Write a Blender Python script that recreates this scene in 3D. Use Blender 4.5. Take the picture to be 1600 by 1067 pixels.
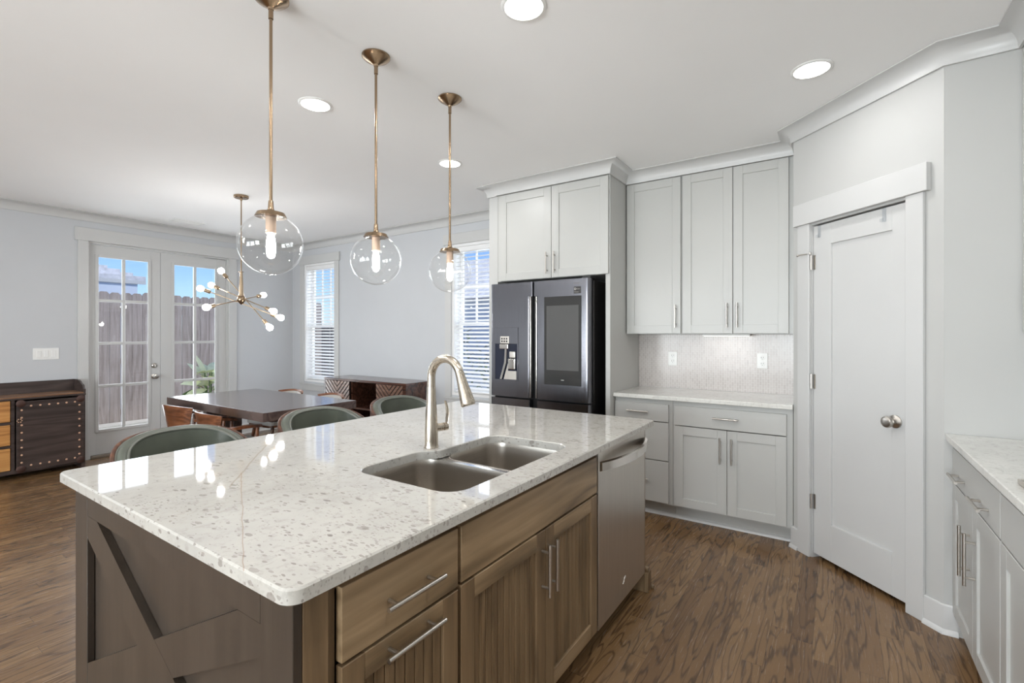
import bpy, bmesh, math, random
from mathutils import Vector, Matrix
random.seed(7)
PI = math.pi
SC = bpy.context.scene
COL = SC.collection
for o in list(bpy.data.objects):
    bpy.data.objects.remove(o)

# ------------------------------------------------------------------ camera
cam_d = bpy.data.cameras.new('camera')
cam = bpy.data.objects.new('camera', cam_d)
COL.objects.link(cam)
cam.location = (0, 0, 1.37)
cam.rotation_euler = (PI / 2, 0, math.radians(33.9))
cam_d.sensor_width = 36.0
cam_d.lens = 751.0 / 1600.0 * 36.0
cam_d.shift_y = -11.5 / 1600.0
cam_d.clip_start = 0.02
SC.camera = cam

# ------------------------------------------------------------------ look
vs = SC.view_settings
vs.view_transform = 'Standard'
vs.look = 'None'
vs.gamma = 1.0
vs.use_curve_mapping = False
vs.exposure = 0.2
SC.cycles.use_denoising = True
SC.cycles.sample_clamp_indirect = 6.0
SC.cycles.max_bounces = 14
SC.cycles.diffuse_bounces = 8
SC.cycles.glossy_bounces = 6
SC.cycles.transparent_max_bounces = 40
SC.cycles.caustics_reflective = False
SC.cycles.caustics_refractive = False

# ------------------------------------------------------------------ world, sun
world = bpy.data.worlds.new('world')
SC.world = world
world.use_nodes = True
wn = world.node_tree.nodes
wl = world.node_tree.links
bg = wn['Background']
sky = wn.new('ShaderNodeTexSky')
sky.sky_type = 'NISHITA'
sky.sun_disc = False
sky.sun_elevation = math.radians(58)
sky.sun_rotation = math.radians(110)
sky.air_density = 1.0
sky.dust_density = 0.3
sky.ozone_density = 1.0
sky_tint = wn.new('ShaderNodeMix')
sky_tint.data_type = 'RGBA'
sky_tint.blend_type = 'MULTIPLY'
sky_tint.inputs[0].default_value = 1.0
sky_tint.inputs[7].default_value = (0.56, 0.70, 1.0, 1.0)
wl.new(sky.outputs[0], sky_tint.inputs[6])
wl.new(sky_tint.outputs[2], bg.inputs[0])
bg.inputs[1].default_value = 0.145

def light(name, kind, loc, power, **kw):
    d = bpy.data.lights.new(name, kind)
    d.energy = power
    for k, v in kw.items():
        setattr(d, k, v)
    o = bpy.data.objects.new(name, d)
    COL.objects.link(o)
    o.location = loc
    return o

sun = light('sun', 'SUN', (4, -3, 12), 2.9, angle=math.radians(1.0), color=(1.0, 0.96, 0.9))
sun.rotation_euler = Vector((-0.62, 0.18, -1.0)).to_track_quat('-Z', 'Y').to_euler()

# fill lamps at windows added behind the camera to brighten the room
REAR_Y = -4.2
ADDED_REAR_WIN = [(-4.6, -3.1), (-2.8, -1.4), (-1.1, 0.3)]
for a, b in ADDED_REAR_WIN:
    w = light('added_rear_fill', 'AREA', ((a + b) / 2, REAR_Y - 0.3, 1.25), 120.0,
              shape='RECTANGLE', size=b - a, size_y=1.5, color=(0.93, 0.97, 1.0))
    if a > -1.5:                       # stronger fill along the aisle to brighten the base cabinets
        w.data.energy = 190.0
    w.rotation_euler = (PI / 2 + math.radians(12 if a > -1.5 else 40), 0, 0)

# daylight entering by the french doors and the two dining windows
for x, y, rz, sx, sy, zc, pw in ((-7.25, 2.51, -PI / 2, 1.35, 2.1, 1.3, 46.0), (-6.11, 4.66, PI, 0.72, 1.7, 1.55, 13.0), (-3.26, 4.66, PI, 0.72, 1.7, 1.55, 13.0)):
    w = light('window_daylight', 'AREA', (x, y, zc), pw, shape='RECTANGLE', size=sx, size_y=sy, color=(0.90, 0.95, 1.0))
    w.rotation_euler = (PI / 2, 0, rz)

CEIL = 2.69
CAN_W = 3.7
CANS = [(-2.477, 1.662), (-1.04, 1.633), (-0.097, 2.82), (-2.468, 2.814),
        (-2.47, 0.2), (-1.04, 0.2), (-0.1, 1.0), (0.2, -1.3), (-4.6, 0.2), (-2.47, -1.6), (-4.6, -1.6), (-1.04, -2.9), (-4.6, -3.0)]  # this row: unseen downlights added to brighten the room and aisle

# ------------------------------------------------------------------ materials
def lin(c):
    c = c / 255.0
    return c / 12.92 if c <= 0.04045 else ((c + 0.055) / 1.055) ** 2.4
def rgb(r, g, b):
    return (lin(r), lin(g), lin(b), 1.0)

class NT:
    """tiny node helper"""
    def __init__(s, name):
        s.m = bpy.data.materials.new(name)
        s.m.use_nodes = True
        s.t = s.m.node_tree
        s.b = s.t.nodes['Principled BSDF']
        s.out = s.t.nodes['Material Output']
    def n(s, t, **kw):
        nd = s.t.nodes.new(t)
        for k, v in kw.items():
            if k.startswith('i_'):
                key = k[2:]
                nd.inputs[int(key) if key.isdigit() else key].default_value = v
            else:
                setattr(nd, k, v)
        return nd
    def l(s, a, b):
        s.t.links.new(a, b)
    def coord(s, scale=(1, 1, 1), rot=(0, 0, 0), loc=(0, 0, 0), out='Object'):
        tc = s.n('ShaderNodeTexCoord')
        mp = s.n('ShaderNodeMapping')
        mp.inputs['Scale'].default_value = scale
        mp.inputs['Rotation'].default_value = rot
        mp.inputs['Location'].default_value = loc
        s.l(tc.outputs[out], mp.inputs['Vector'])
        return mp.outputs[0]
    def noise(s, vec, scale, detail=3.0, rough=0.5, dist=0.0):
        nd = s.n('ShaderNodeTexNoise')
        nd.inputs['Scale'].default_value = scale
        nd.inputs['Detail'].default_value = detail
        nd.inputs['Roughness'].default_value = rough
        nd.inputs['Distortion'].default_value = dist
        s.l(vec, nd.inputs['Vector'])
        return nd.outputs['Fac']
    def ramp(s, fac, stops):
        nd = s.n('ShaderNodeValToRGB')
        e = nd.color_ramp.elements
        while len(e) < len(stops):
            e.new(0.5)
        for i, (p, c) in enumerate(stops):
            e[i].position = p
            e[i].color = c if len(c) == 4 else (*c, 1)
        s.l(fac, nd.inputs[0])
        return nd.outputs[0]
    def math(s, op, a, b=None, c=None):
        nd = s.n('ShaderNodeMath', operation=op)
        for i, v in enumerate((a, b, c)):
            if v is None:
                continue
            if isinstance(v, (int, float)):
                nd.inputs[i].default_value = v
            else:
                s.l(v, nd.inputs[i])
        return nd.outputs[0]
    def mix(s, fac, a, b, mode='MIX'):
        nd = s.n('ShaderNodeMix', data_type='RGBA', blend_type=mode)
        for i, v in ((0, fac), (6, a), (7, b)):
            if isinstance(v, (int, float)):
                nd.inputs[i].default_value = v
            elif isinstance(v, tuple):
                nd.inputs[i].default_value = v
            else:
                s.l(v, nd.inputs[i])
        return nd.outputs[2]
    def bump(s, h, strength=0.1, dist=0.01):
        nd = s.n('ShaderNodeBump')
        nd.inputs['Strength'].default_value = strength
        nd.inputs['Distance'].default_value = dist
        s.l(h, nd.inputs['Height'])
        s.l(nd.outputs[0], s.b.inputs['Normal'])

def plain(name, col, rough=0.5, metal=0.0, var=0.03, vscale=4.0, spec=0.5, coat=0.0, bump=0.0, bscale=200):
    t = NT(name)
    v = t.coord()
    f = t.noise(v, vscale, 4)
    c0 = tuple(max(0, x * (1 - var)) for x in col[:3]) + (1,)
    c1 = tuple(min(1, x * (1 + var)) for x in col[:3]) + (1,)
    t.l(t.ramp(f, [(0.3, c0), (0.7, c1)]), t.b.inputs['Base Color'])
    t.b.inputs['Roughness'].default_value = rough
    t.b.inputs['Metallic'].default_value = metal
    t.b.inputs['Specular IOR Level'].default_value = spec
    t.b.inputs['Coat Weight'].default_value = coat
    t.b.inputs['Coat Roughness'].default_value = 0.1
    if bump:
        t.bump(t.noise(v, bscale, 2), bump, 0.002)
    return t.m

def emit(name, col, strength):
    t = NT(name)
    t.b.inputs['Base Color'].default_value = col
    t.b.inputs['Emission Color'].default_value = col
    t.b.inputs['Emission Strength'].default_value = strength
    return t.m

def wood(name, dark, mid, light_, axis='Z', scale=1.0, rough=0.4, rings=9.0, coat=0.0, stretch=14.0, contrast=1.0):
    t = NT(name)
    sc = {'X': (1.2, stretch, stretch), 'Y': (stretch, 1.2, stretch), 'Z': (stretch, stretch, 1.2)}[axis]
    v = t.coord(scale=tuple(x * scale for x in sc))
    n1 = t.noise(v, 0.35, 3, 0.5, 0.4)
    f = t.math('PINGPONG', t.math('MULTIPLY', n1, rings), 0.5)
    f = t.math('MULTIPLY', f, 2.0)
    n2 = t.noise(v, 4.0, 5, 0.6)
    n3 = t.noise(t.coord(scale=(1, 1, 1)), 2.2, 3)
    f2 = t.math('ADD', t.math('MULTIPLY', f, 0.45 * contrast), t.math('MULTIPLY', n2, 0.5))
    f2 = t.math('ADD', f2, t.math('MULTIPLY', t.math('SUBTRACT', n3, 0.5), 0.5))
    c = t.ramp(f2, [(0.12, dark), (0.45, mid), (0.85, light_)])
    t.l(c, t.b.inputs['Base Color'])
    t.b.inputs['Roughness'].default_value = rough
    t.b.inputs['Coat Weight'].default_value = coat
    t.b.inputs['Coat Roughness'].default_value = 0.15
    t.bump(n2, 0.06, 0.002)
    return t.m

def brushed(name, col, rough=0.3, axis='Z', aniso=0.6, var=0.08):
    t = NT(name)
    sc = {'X': (1, 120, 120), 'Y': (120, 1, 120), 'Z': (120, 120, 1)}[axis]
    f = t.noise(t.coord(scale=sc), 3.0, 3)
    c0 = tuple(x * (1 - var) for x in col[:3]) + (1,)
    c1 = tuple(min(1, x * (1 + var)) for x in col[:3]) + (1,)
    t.l(t.ramp(f, [(0.3, c0), (0.7, c1)]), t.b.inputs['Base Color'])
    r = t.math('MULTIPLY_ADD', f, 0.12, rough - 0.06)
    t.l(r, t.b.inputs['Roughness'])
    t.b.inputs['Metallic'].default_value = 1.0
    t.b.inputs['Anisotropic'].default_value = aniso
    return t.m

def clear(name, tint=(1, 1, 1, 1), ior=1.45, gain=1.0, rough=0.0):
    t = NT(name)
    tr = t.n('ShaderNodeBsdfTransparent')
    tr.inputs[0].default_value = tint
    gl = t.n('ShaderNodeBsdfGlossy')
    gl.inputs['Roughness'].default_value = rough
    gl.inputs['Color'].default_value = (1, 1, 1, 1)
    lw = t.n('ShaderNodeLayerWeight')
    lw.inputs['Blend'].default_value = 0.5
    mx = t.n('ShaderNodeMixShader')
    f0 = ((ior - 1) / (ior + 1)) ** 2
    f = t.math('MULTIPLY_ADD', t.math('POWER', lw.outputs['Facing'], 5.0), (1 - f0) * gain, f0 * gain)
    t.l(f, mx.inputs[0])
    t.l(tr.outputs[0], mx.inputs[1])
    t.l(gl.outputs[0], mx.inputs[2])
    t.l(mx.outputs[0], t.out.inputs[0])
    return t.m

def granite(name, base_a, base_b, blotch, spot, dense=1.0, veins=None, streak=0.0, bias=0.0):
    t = NT(name)
    v = t.coord()
    g1 = t.noise(v, 5.0, 5, 0.6)
    g2 = t.noise(v, 38.0, 5, 0.7)
    base = t.ramp(g1, [(0.3, base_a), (0.7, base_b)])
    base = t.mix(t.math('MULTIPLY', t.ramp(g2, [(0.52, (0, 0, 0)), (0.68, (1, 1, 1))]), 0.40), base, blotch)
    # fine streaks
    v2 = t.coord(scale=(3.0, 1.0, 1.0), rot=(0, 0, 0.35))
    g3 = t.noise(v2, 16.0, 6, 0.72, 0.3)
    base = t.mix(t.math('MULTIPLY', t.ramp(g3, [(0.57, (0, 0, 0)), (0.66, (1, 1, 1))]), 0.25 + streak), base, blotch)
    # mineral spots of random size, in patches
    for sc, thr, amt in ((40.0, 0.36, 0.55), (75.0, 0.40, 0.6), (130.0, 0.42, 0.45)):
        vv = t.n('ShaderNodeVectorMath', operation='ADD')
        nz = t.n('ShaderNodeTexNoise')
        nz.inputs['Scale'].default_value = 40.0
        t.l(v, nz.inputs['Vector'])
        sub = t.n('ShaderNodeVectorMath', operation='MULTIPLY')
        sub.inputs[1].default_value = (0.010, 0.010, 0.010)
        t.l(nz.outputs['Color'], sub.inputs[0])
        t.l(t.coord(scale=(0.62, 1.45, 1.0), rot=(0, 0, 0.45)), vv.inputs[0])
        t.l(sub.outputs[0], vv.inputs[1])
        vo = t.n('ShaderNodeTexVoronoi')
        vo.inputs['Scale'].default_value = sc
        t.l(vv.outputs[0], vo.inputs['Vector'])
        sx = t.n('ShaderNodeSeparateColor')
        t.l(vo.outputs['Color'], sx.inputs[0])
        patch = t.noise(t.coord(loc=(sc, 2, 0)), 3.4, 4, 0.65)
        if bias:
            bx = t.n('ShaderNodeSeparateXYZ')
            t.l(v, bx.inputs[0])
            patch = t.math('ADD', patch, t.math('MULTIPLY', t.math('ADD', bx.outputs[0], 1.25), bias))
        rad = t.math('MULTIPLY', t.math('SUBTRACT', sx.outputs[0], t.math('SUBTRACT', 1.16, t.math('MULTIPLY', patch, dense))), 1.5)
        inside = t.math('GREATER_THAN', t.math('MINIMUM', rad, thr), vo.outputs['Distance'])
        soft = t.math('MULTIPLY', inside, amt)
        base = t.mix(soft, base, t.mix(sx.outputs[1], spot, blotch))
    if veins:
        sep = t.n('ShaderNodeSeparateXYZ')
        t.l(v, sep.inputs[0])
        wob = t.math('MULTIPLY', t.math('SUBTRACT', t.noise(v, 9.0, 3), 0.5), 0.014)
        for (x0, y0), (x1, y1), col, wd in veins:
            L = math.hypot(x1 - x0, y1 - y0)
            nx, ny = -(y1 - y0) / L, (x1 - x0) / L
            tx, ty = (x1 - x0) / L, (y1 - y0) / L
            d = t.math('ADD', t.math('ADD', t.math('MULTIPLY', sep.outputs[0], nx), t.math('MULTIPLY', sep.outputs[1], ny)), -(nx * x0 + ny * y0))
            d = t.math('ABSOLUTE', t.math('ADD', d, wob))
            al = t.math('ADD', t.math('ADD', t.math('MULTIPLY', sep.outputs[0], tx), t.math('MULTIPLY', sep.outputs[1], ty)), -(tx * x0 + ty * y0))
            m = t.math('MULTIPLY', t.math('LESS_THAN', d, wd), t.math('MULTIPLY', t.math('GREATER_THAN', al, 0.0), t.math('LESS_THAN', al, L)))
            base = t.mix(t.math('MULTIPLY', m, 0.45), base, col)
    t.l(base, t.b.inputs['Base Color'])
    t.b.inputs['Roughness'].default_value = 0.035
    t.b.inputs['Specular IOR Level'].default_value = 0.6
    return t.m

def oak_floor(name):
    t = NT(name)
    W, Ln = 0.083, 1.3
    tc = t.n('ShaderNodeTexCoord')
    sep = t.n('ShaderNodeSeparateXYZ')
    t.l(tc.outputs['Object'], sep.inputs[0])
    px = t.math('DIVIDE', sep.outputs[0], W)
    ix = t.math('FLOOR', px)
    wn1 = t.n('ShaderNodeTexWhiteNoise', noise_dimensions='1D')
    t.l(ix, wn1.inputs['W'])
    py = t.math('ADD', t.math('DIVIDE', sep.outputs[1], Ln), wn1.outputs['Value'])
    iy = t.math('FLOOR', py)
    cid = t.n('ShaderNodeCombineXYZ')
    t.l(ix, cid.inputs[0]); t.l(iy, cid.inputs[1])
    wn2 = t.n('ShaderNodeTexWhiteNoise', noise_dimensions='2D')
    t.l(cid.outputs[0], wn2.inputs['Vector'])
    rnd = wn2.outputs['Value']
    # grain vector with a different cut for each board
    gv = t.n('ShaderNodeCombineXYZ')
    t.l(t.math('ADD', t.math('MULTIPLY', sep.outputs[0], 10.5), t.math('MULTIPLY', rnd, 37.0)), gv.inputs[0])
    t.l(t.math('ADD', t.math('MULTIPLY', sep.outputs[1], 1.15), t.math('MULTIPLY', rnd, 91.0)), gv.inputs[1])
    n1 = t.noise(gv.outputs[0], 1.0, 3.0, 0.42, 0.2)
    rings = t.math('PINGPONG', t.math('MULTIPLY', n1, 11.0), 0.5)
    lines = t.ramp(rings, [(0.0, (1, 1, 1)), (0.06, (0.85, 0.85, 0.85)), (0.2, (0, 0, 0))])
    fade = t.ramp(t.noise(gv.outputs[0], 2.3, 3, 0.6), [(0.3, (0.45, 0.45, 0.45)), (0.55, (1, 1, 1))])
    lines = t.math('MULTIPLY', lines, fade)
    gv2 = t.n('ShaderNodeCombineXYZ')
    t.l(t.math('MULTIPLY', sep.outputs[0], 160.0), gv2.inputs[0])
    t.l(t.math('MULTIPLY', sep.outputs[1], 6.0), gv2.inputs[1])
    fine = t.noise(gv2.outputs[0], 1.0, 4, 0.6)
    base = t.ramp(rnd, [(0.0, rgb(112, 84, 56)), (0.5, rgb(130, 100, 68)), (1.0, rgb(148, 117, 82))])
    base = t.mix(t.math('MULTIPLY', fine, 0.5), base, rgb(92, 69, 49))
    base = t.mix(t.math('MULTIPLY', lines, 0.72), base, rgb(50, 34, 23))
    fx = t.math('FRACT', px)
    fy = t.math('FRACT', py)
    seam = t.math('MAXIMUM', t.math('LESS_THAN', fx, 0.022), t.math('LESS_THAN', fy, 0.0015))
    base = t.mix(t.math('MULTIPLY', seam, 0.6), base, rgb(40, 28, 20))
    t.l(base, t.b.inputs['Base Color'])
    t.l(t.math('MULTIPLY_ADD', fine, 0.12, 0.2), t.b.inputs['Roughness'])
    t.b.inputs['Specular IOR Level'].default_value = 0.5
    t.bump(t.math('SUBTRACT', fine, t.math('MULTIPLY', lines, 0.4)), 0.02, 0.002)
    return t.m

def tile_mat(name):
    t = NT(name)
    v = t.coord(rot=(PI / 2, 0, 0))
    br = t.n('ShaderNodeTexBrick')
    br.offset = 0.5
    br.inputs['Color1'].default_value = rgb(196, 189, 185)
    br.inputs['Color2'].default_value = rgb(184, 176, 172)
    br.inputs['Mortar'].default_value = rgb(208, 204, 201)
    br.inputs['Scale'].default_value = 1.0
    br.inputs['Mortar Size'].default_value = 0.0018
    br.inputs['Mortar Smooth'].default_value = 0.2
    br.inputs['Brick Width'].default_value = 0.036
    br.inputs['Row Height'].default_value = 0.018
    v2 = t.n('ShaderNodeMapping')
    v2.inputs['Rotation'].default_value = (0, 0, PI / 2)
    t.l(v, v2.inputs['Vector'])
    t.l(v2.outputs[0], br.inputs['Vector'])
    t.l(br.outputs['Color'], t.b.inputs['Base Color'])
    t.b.inputs['Roughness'].default_value = 0.22
    bp = t.n('ShaderNodeBump')
    bp.inputs['Strength'].default_value = 0.25
    bp.inputs['Distance'].default_value = 0.002
    bp.invert = True
    t.l(br.outputs['Fac'], bp.inputs['Height'])
    t.l(bp.outputs[0], t.b.inputs['Normal'])
    return t.m

M = {}
M['wall'] = plain('wall_paint', rgb(187, 187, 185), 0.6, var=0.01, bump=0.02)
M['wall_daylit'] = plain('wall_paint_daylit', rgb(197, 199, 202), 0.6, var=0.01, bump=0.02)  # wall paint with the cool tint of daylight put into the colour
M['ceil'] = plain('ceiling_paint', rgb(246, 246, 246), 0.8, var=0.005)
M['trim'] = plain('white_trim_paint', rgb(200, 200, 199), 0.35, var=0.008)
M['cab'] = plain('white_cabinet_paint', rgb(187, 187, 184), 0.35, var=0.01)
M['cab_in'] = plain('cabinet_interior', rgb(190, 185, 175), 0.6)
M['floor'] = oak_floor('stained_oak_floor')
M['granite'] = granite('island_granite', rgb(192, 189, 182), rgb(180, 177, 171), rgb(150, 144, 137), rgb(104, 94, 88), 0.90, bias=0.16, streak=0.06,
                       veins=[((-0.95, 0.483), (-1.62, 0.815), rgb(150, 120, 98), 0.0012), ((-1.50, 0.72), (-2.14, 1.24), rgb(150, 134, 118), 0.003)])
M['granite2'] = granite('perimeter_granite', rgb(226, 225, 220), rgb(212, 211, 206), rgb(168, 164, 158), rgb(110, 104, 100), 0.62, streak=0.12)
M['island'] = wood('island_stained_wood', rgb(92, 74, 54), rgb(124, 102, 76), rgb(148, 126, 98), 'Z', 1.0, 0.38, 6.0, contrast=0.7)
M['island_h'] = wood('island_stained_wood_horizontal', rgb(94, 77, 57), rgb(136, 114, 86), rgb(168, 143, 112), 'Y', 1.0, 0.38, 8.0, contrast=1.1)
M['island_shaded'] = wood('island_stained_wood_shaded', rgb(58, 50, 43), rgb(70, 61, 53), rgb(80, 70, 61), 'Z', 0.8, 0.32, 5.0, contrast=0.35)  # same island wood, darkened: shade at the near end put into the colour
M['nickel'] = plain('brushed_nickel', rgb(200, 195, 188), 0.28, metal=1.0, var=0.02)
M['nickel_f'] = brushed('brushed_nickel_faucet', rgb(190, 180, 166), 0.26, 'Z', 0.3)
M['steel'] = brushed('stainless_steel', rgb(208, 202, 194), 0.34, 'Z', 0.5)
M['steel_sink'] = brushed('sink_steel', rgb(186, 180, 172), 0.34, 'Y', 0.4)
M['black_steel'] = brushed('black_stainless_steel', rgb(126, 126, 132), 0.22, 'Z', 0.6)
M['black_steel_d'] = brushed('dark_stainless_case', rgb(78, 75, 74), 0.38, 'Z', 0.4)
M['bright_steel'] = plain('bright_edge_steel', rgb(225, 220, 214), 0.16, metal=1.0, var=0.02)
M['brass'] = brushed('antique_brass', rgb(158, 136, 112), 0.24, 'Z', 0.3)
M['bronze'] = brushed('satin_bronze', rgb(170, 150, 126), 0.3, 'Z', 0.3)
M['black'] = plain('black_plastic', rgb(20, 20, 22), 0.4)
M['screen'] = plain('dark_glass_screen', rgb(58, 58, 58), 0.06, spec=0.7)
M['screen_in'] = plain('dim_display', rgb(88, 88, 88), 0.08, spec=0.7)
M['navy'] = plain('dispenser_recess', rgb(34, 38, 54), 0.25)
M['plastic_w'] = plain('white_plastic', rgb(236, 236, 234), 0.35, var=0.005)
M['clear_plastic'] = clear('clear_plastic_hook', (0.93, 0.94, 0.95, 1), 1.5, 1.0)
M['glass'] = clear('window_glass', (0.97, 0.985, 0.985, 1), 1.45, 0.8)
M['globe'] = clear('pendant_clear_glass', (0.985, 0.985, 0.98, 1), 1.5, 1.0)
M['leather'] = plain('green_leather', rgb(86, 90, 81), 0.28, var=0.22, vscale=7, bump=0.12, bscale=90)
M['leather_w'] = plain('leather_piping', rgb(104, 106, 98), 0.35)
M['stool_wood'] = wood('stool_walnut', rgb(54, 32, 22), rgb(84, 52, 36), rgb(112, 72, 50), 'Z', 1, 0.35)
M['walnut'] = wood('walnut_chair', rgb(72, 40, 24), rgb(112, 68, 44), rgb(146, 96, 66), 'X', 1.2, 0.28, coat=0.3)
M['table'] = wood('dark_table_wood', rgb(52, 40, 38), rgb(74, 58, 54), rgb(96, 78, 72), 'X', 0.8, 0.25, coat=0.7)
M['table_side'] = wood('table_apron_wood', rgb(56, 34, 24), rgb(92, 62, 48), rgb(120, 86, 66), 'X', 0.8, 0.35)
M['credenza'] = wood('credenza_walnut', rgb(50, 30, 24), rgb(78, 50, 40), rgb(98, 66, 52), 'X', 1, 0.22, coat=0.4)
M['batten'] = wood('chevron_walnut_sheen', rgb(104, 78, 66), rgb(128, 100, 86), rgb(150, 120, 104), 'X', 1, 0.2, coat=0.8)  # credenza walnut lightened: daylight sheen on the battens put into the colour
M['groove'] = plain('dark_door_groove', rgb(30, 20, 17), 0.6)
M['buffet'] = wood('buffet_dark_wood', rgb(44, 36, 34), rgb(64, 54, 51), rgb(82, 70, 66), 'Y', 1, 0.32)
M['buffet_top'] = wood('buffet_top_wood', rgb(92, 62, 42), rgb(128, 92, 66), rgb(158, 120, 90), 'Y', 1, 0.35)
M['drawer_oak'] = wood('honey_oak_drawers', rgb(150, 98, 52), rgb(190, 134, 76), rgb(208, 156, 96), 'Y', 1, 0.38)
M['seat_cloth'] = plain('light_seat_upholstery', rgb(196, 194, 190), 0.7, bump=0.1)
M['seat_dark'] = plain('dark_seat_upholstery', rgb(60, 56, 54), 0.6)
M['nail'] = plain('copper_nailheads', rgb(214, 172, 142), 0.35, metal=0.3)
M['rust'] = plain('rusty_corner_iron', rgb(76, 54, 48), 0.5, metal=0.4)
M['bulb'] = emit('frosted_bulb_glow', (1.0, 0.98, 0.95, 1), 62.0)
M['filament'] = emit('filament_bulb_glow', (1.0, 0.975, 0.95, 1), 140.0)
M['can'] = emit('downlight_lens_glow', (1.0, 0.98, 0.95, 1), 6.0)
M['strip'] = emit('cabinet_light_lens_glow', (1.0, 0.98, 0.96, 1), 2.0)
M['socket'] = plain('tan_socket', rgb(206, 178, 156), 0.5)
M['blind'] = plain('white_blind_slats', rgb(236, 236, 236), 0.45, var=0.005)
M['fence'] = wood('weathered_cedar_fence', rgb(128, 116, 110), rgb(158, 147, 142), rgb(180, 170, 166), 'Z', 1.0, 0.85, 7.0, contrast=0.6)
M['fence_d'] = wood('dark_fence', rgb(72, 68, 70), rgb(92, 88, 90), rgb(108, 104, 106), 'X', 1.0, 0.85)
M['patio'] = plain('patio_concrete', rgb(196, 192, 184), 0.85, var=0.08)
M['siding'] = plain('pale_blue_siding', rgb(204, 214, 228), 0.7)
M['roof'] = plain('pale_roof_shingles', rgb(206, 206, 210), 0.85, var=0.2, vscale=9)
M['roof_dark'] = plain('dark_chimney_siding', rgb(104, 116, 130), 0.85)
M['leaf'] = plain('green_leaf', rgb(112, 140, 78), 0.45, var=0.3, vscale=6)
M['leaf_y'] = plain('pale_yellow_green_leaf', rgb(236, 238, 196), 0.45, var=0.12, vscale=10)
M['hedge'] = plain('hedge_leaf', rgb(92, 112, 84), 0.6, var=0.45, vscale=8)
M['pot'] = plain('grey_pot', rgb(150, 148, 146), 0.7)
M['threshold'] = plain('bronze_threshold', rgb(150, 140, 128), 0.4, metal=0.5)
M['vinyl'] = plain('white_vinyl', rgb(238, 238, 238), 0.35, var=0.005)
M['tile'] = tile_mat('mosaic_backsplash_tile')
M['label_black'] = plain('black_sticker', rgb(38, 36, 36), 0.4)
M['label_white'] = plain('white_print', rgb(225, 222, 218), 0.5)
M['label_grey'] = plain('grey_print', rgb(140, 136, 132), 0.5)
M['cook_glass'] = plain('black_cooktop_glass', rgb(16, 16, 18), 0.05)

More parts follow.
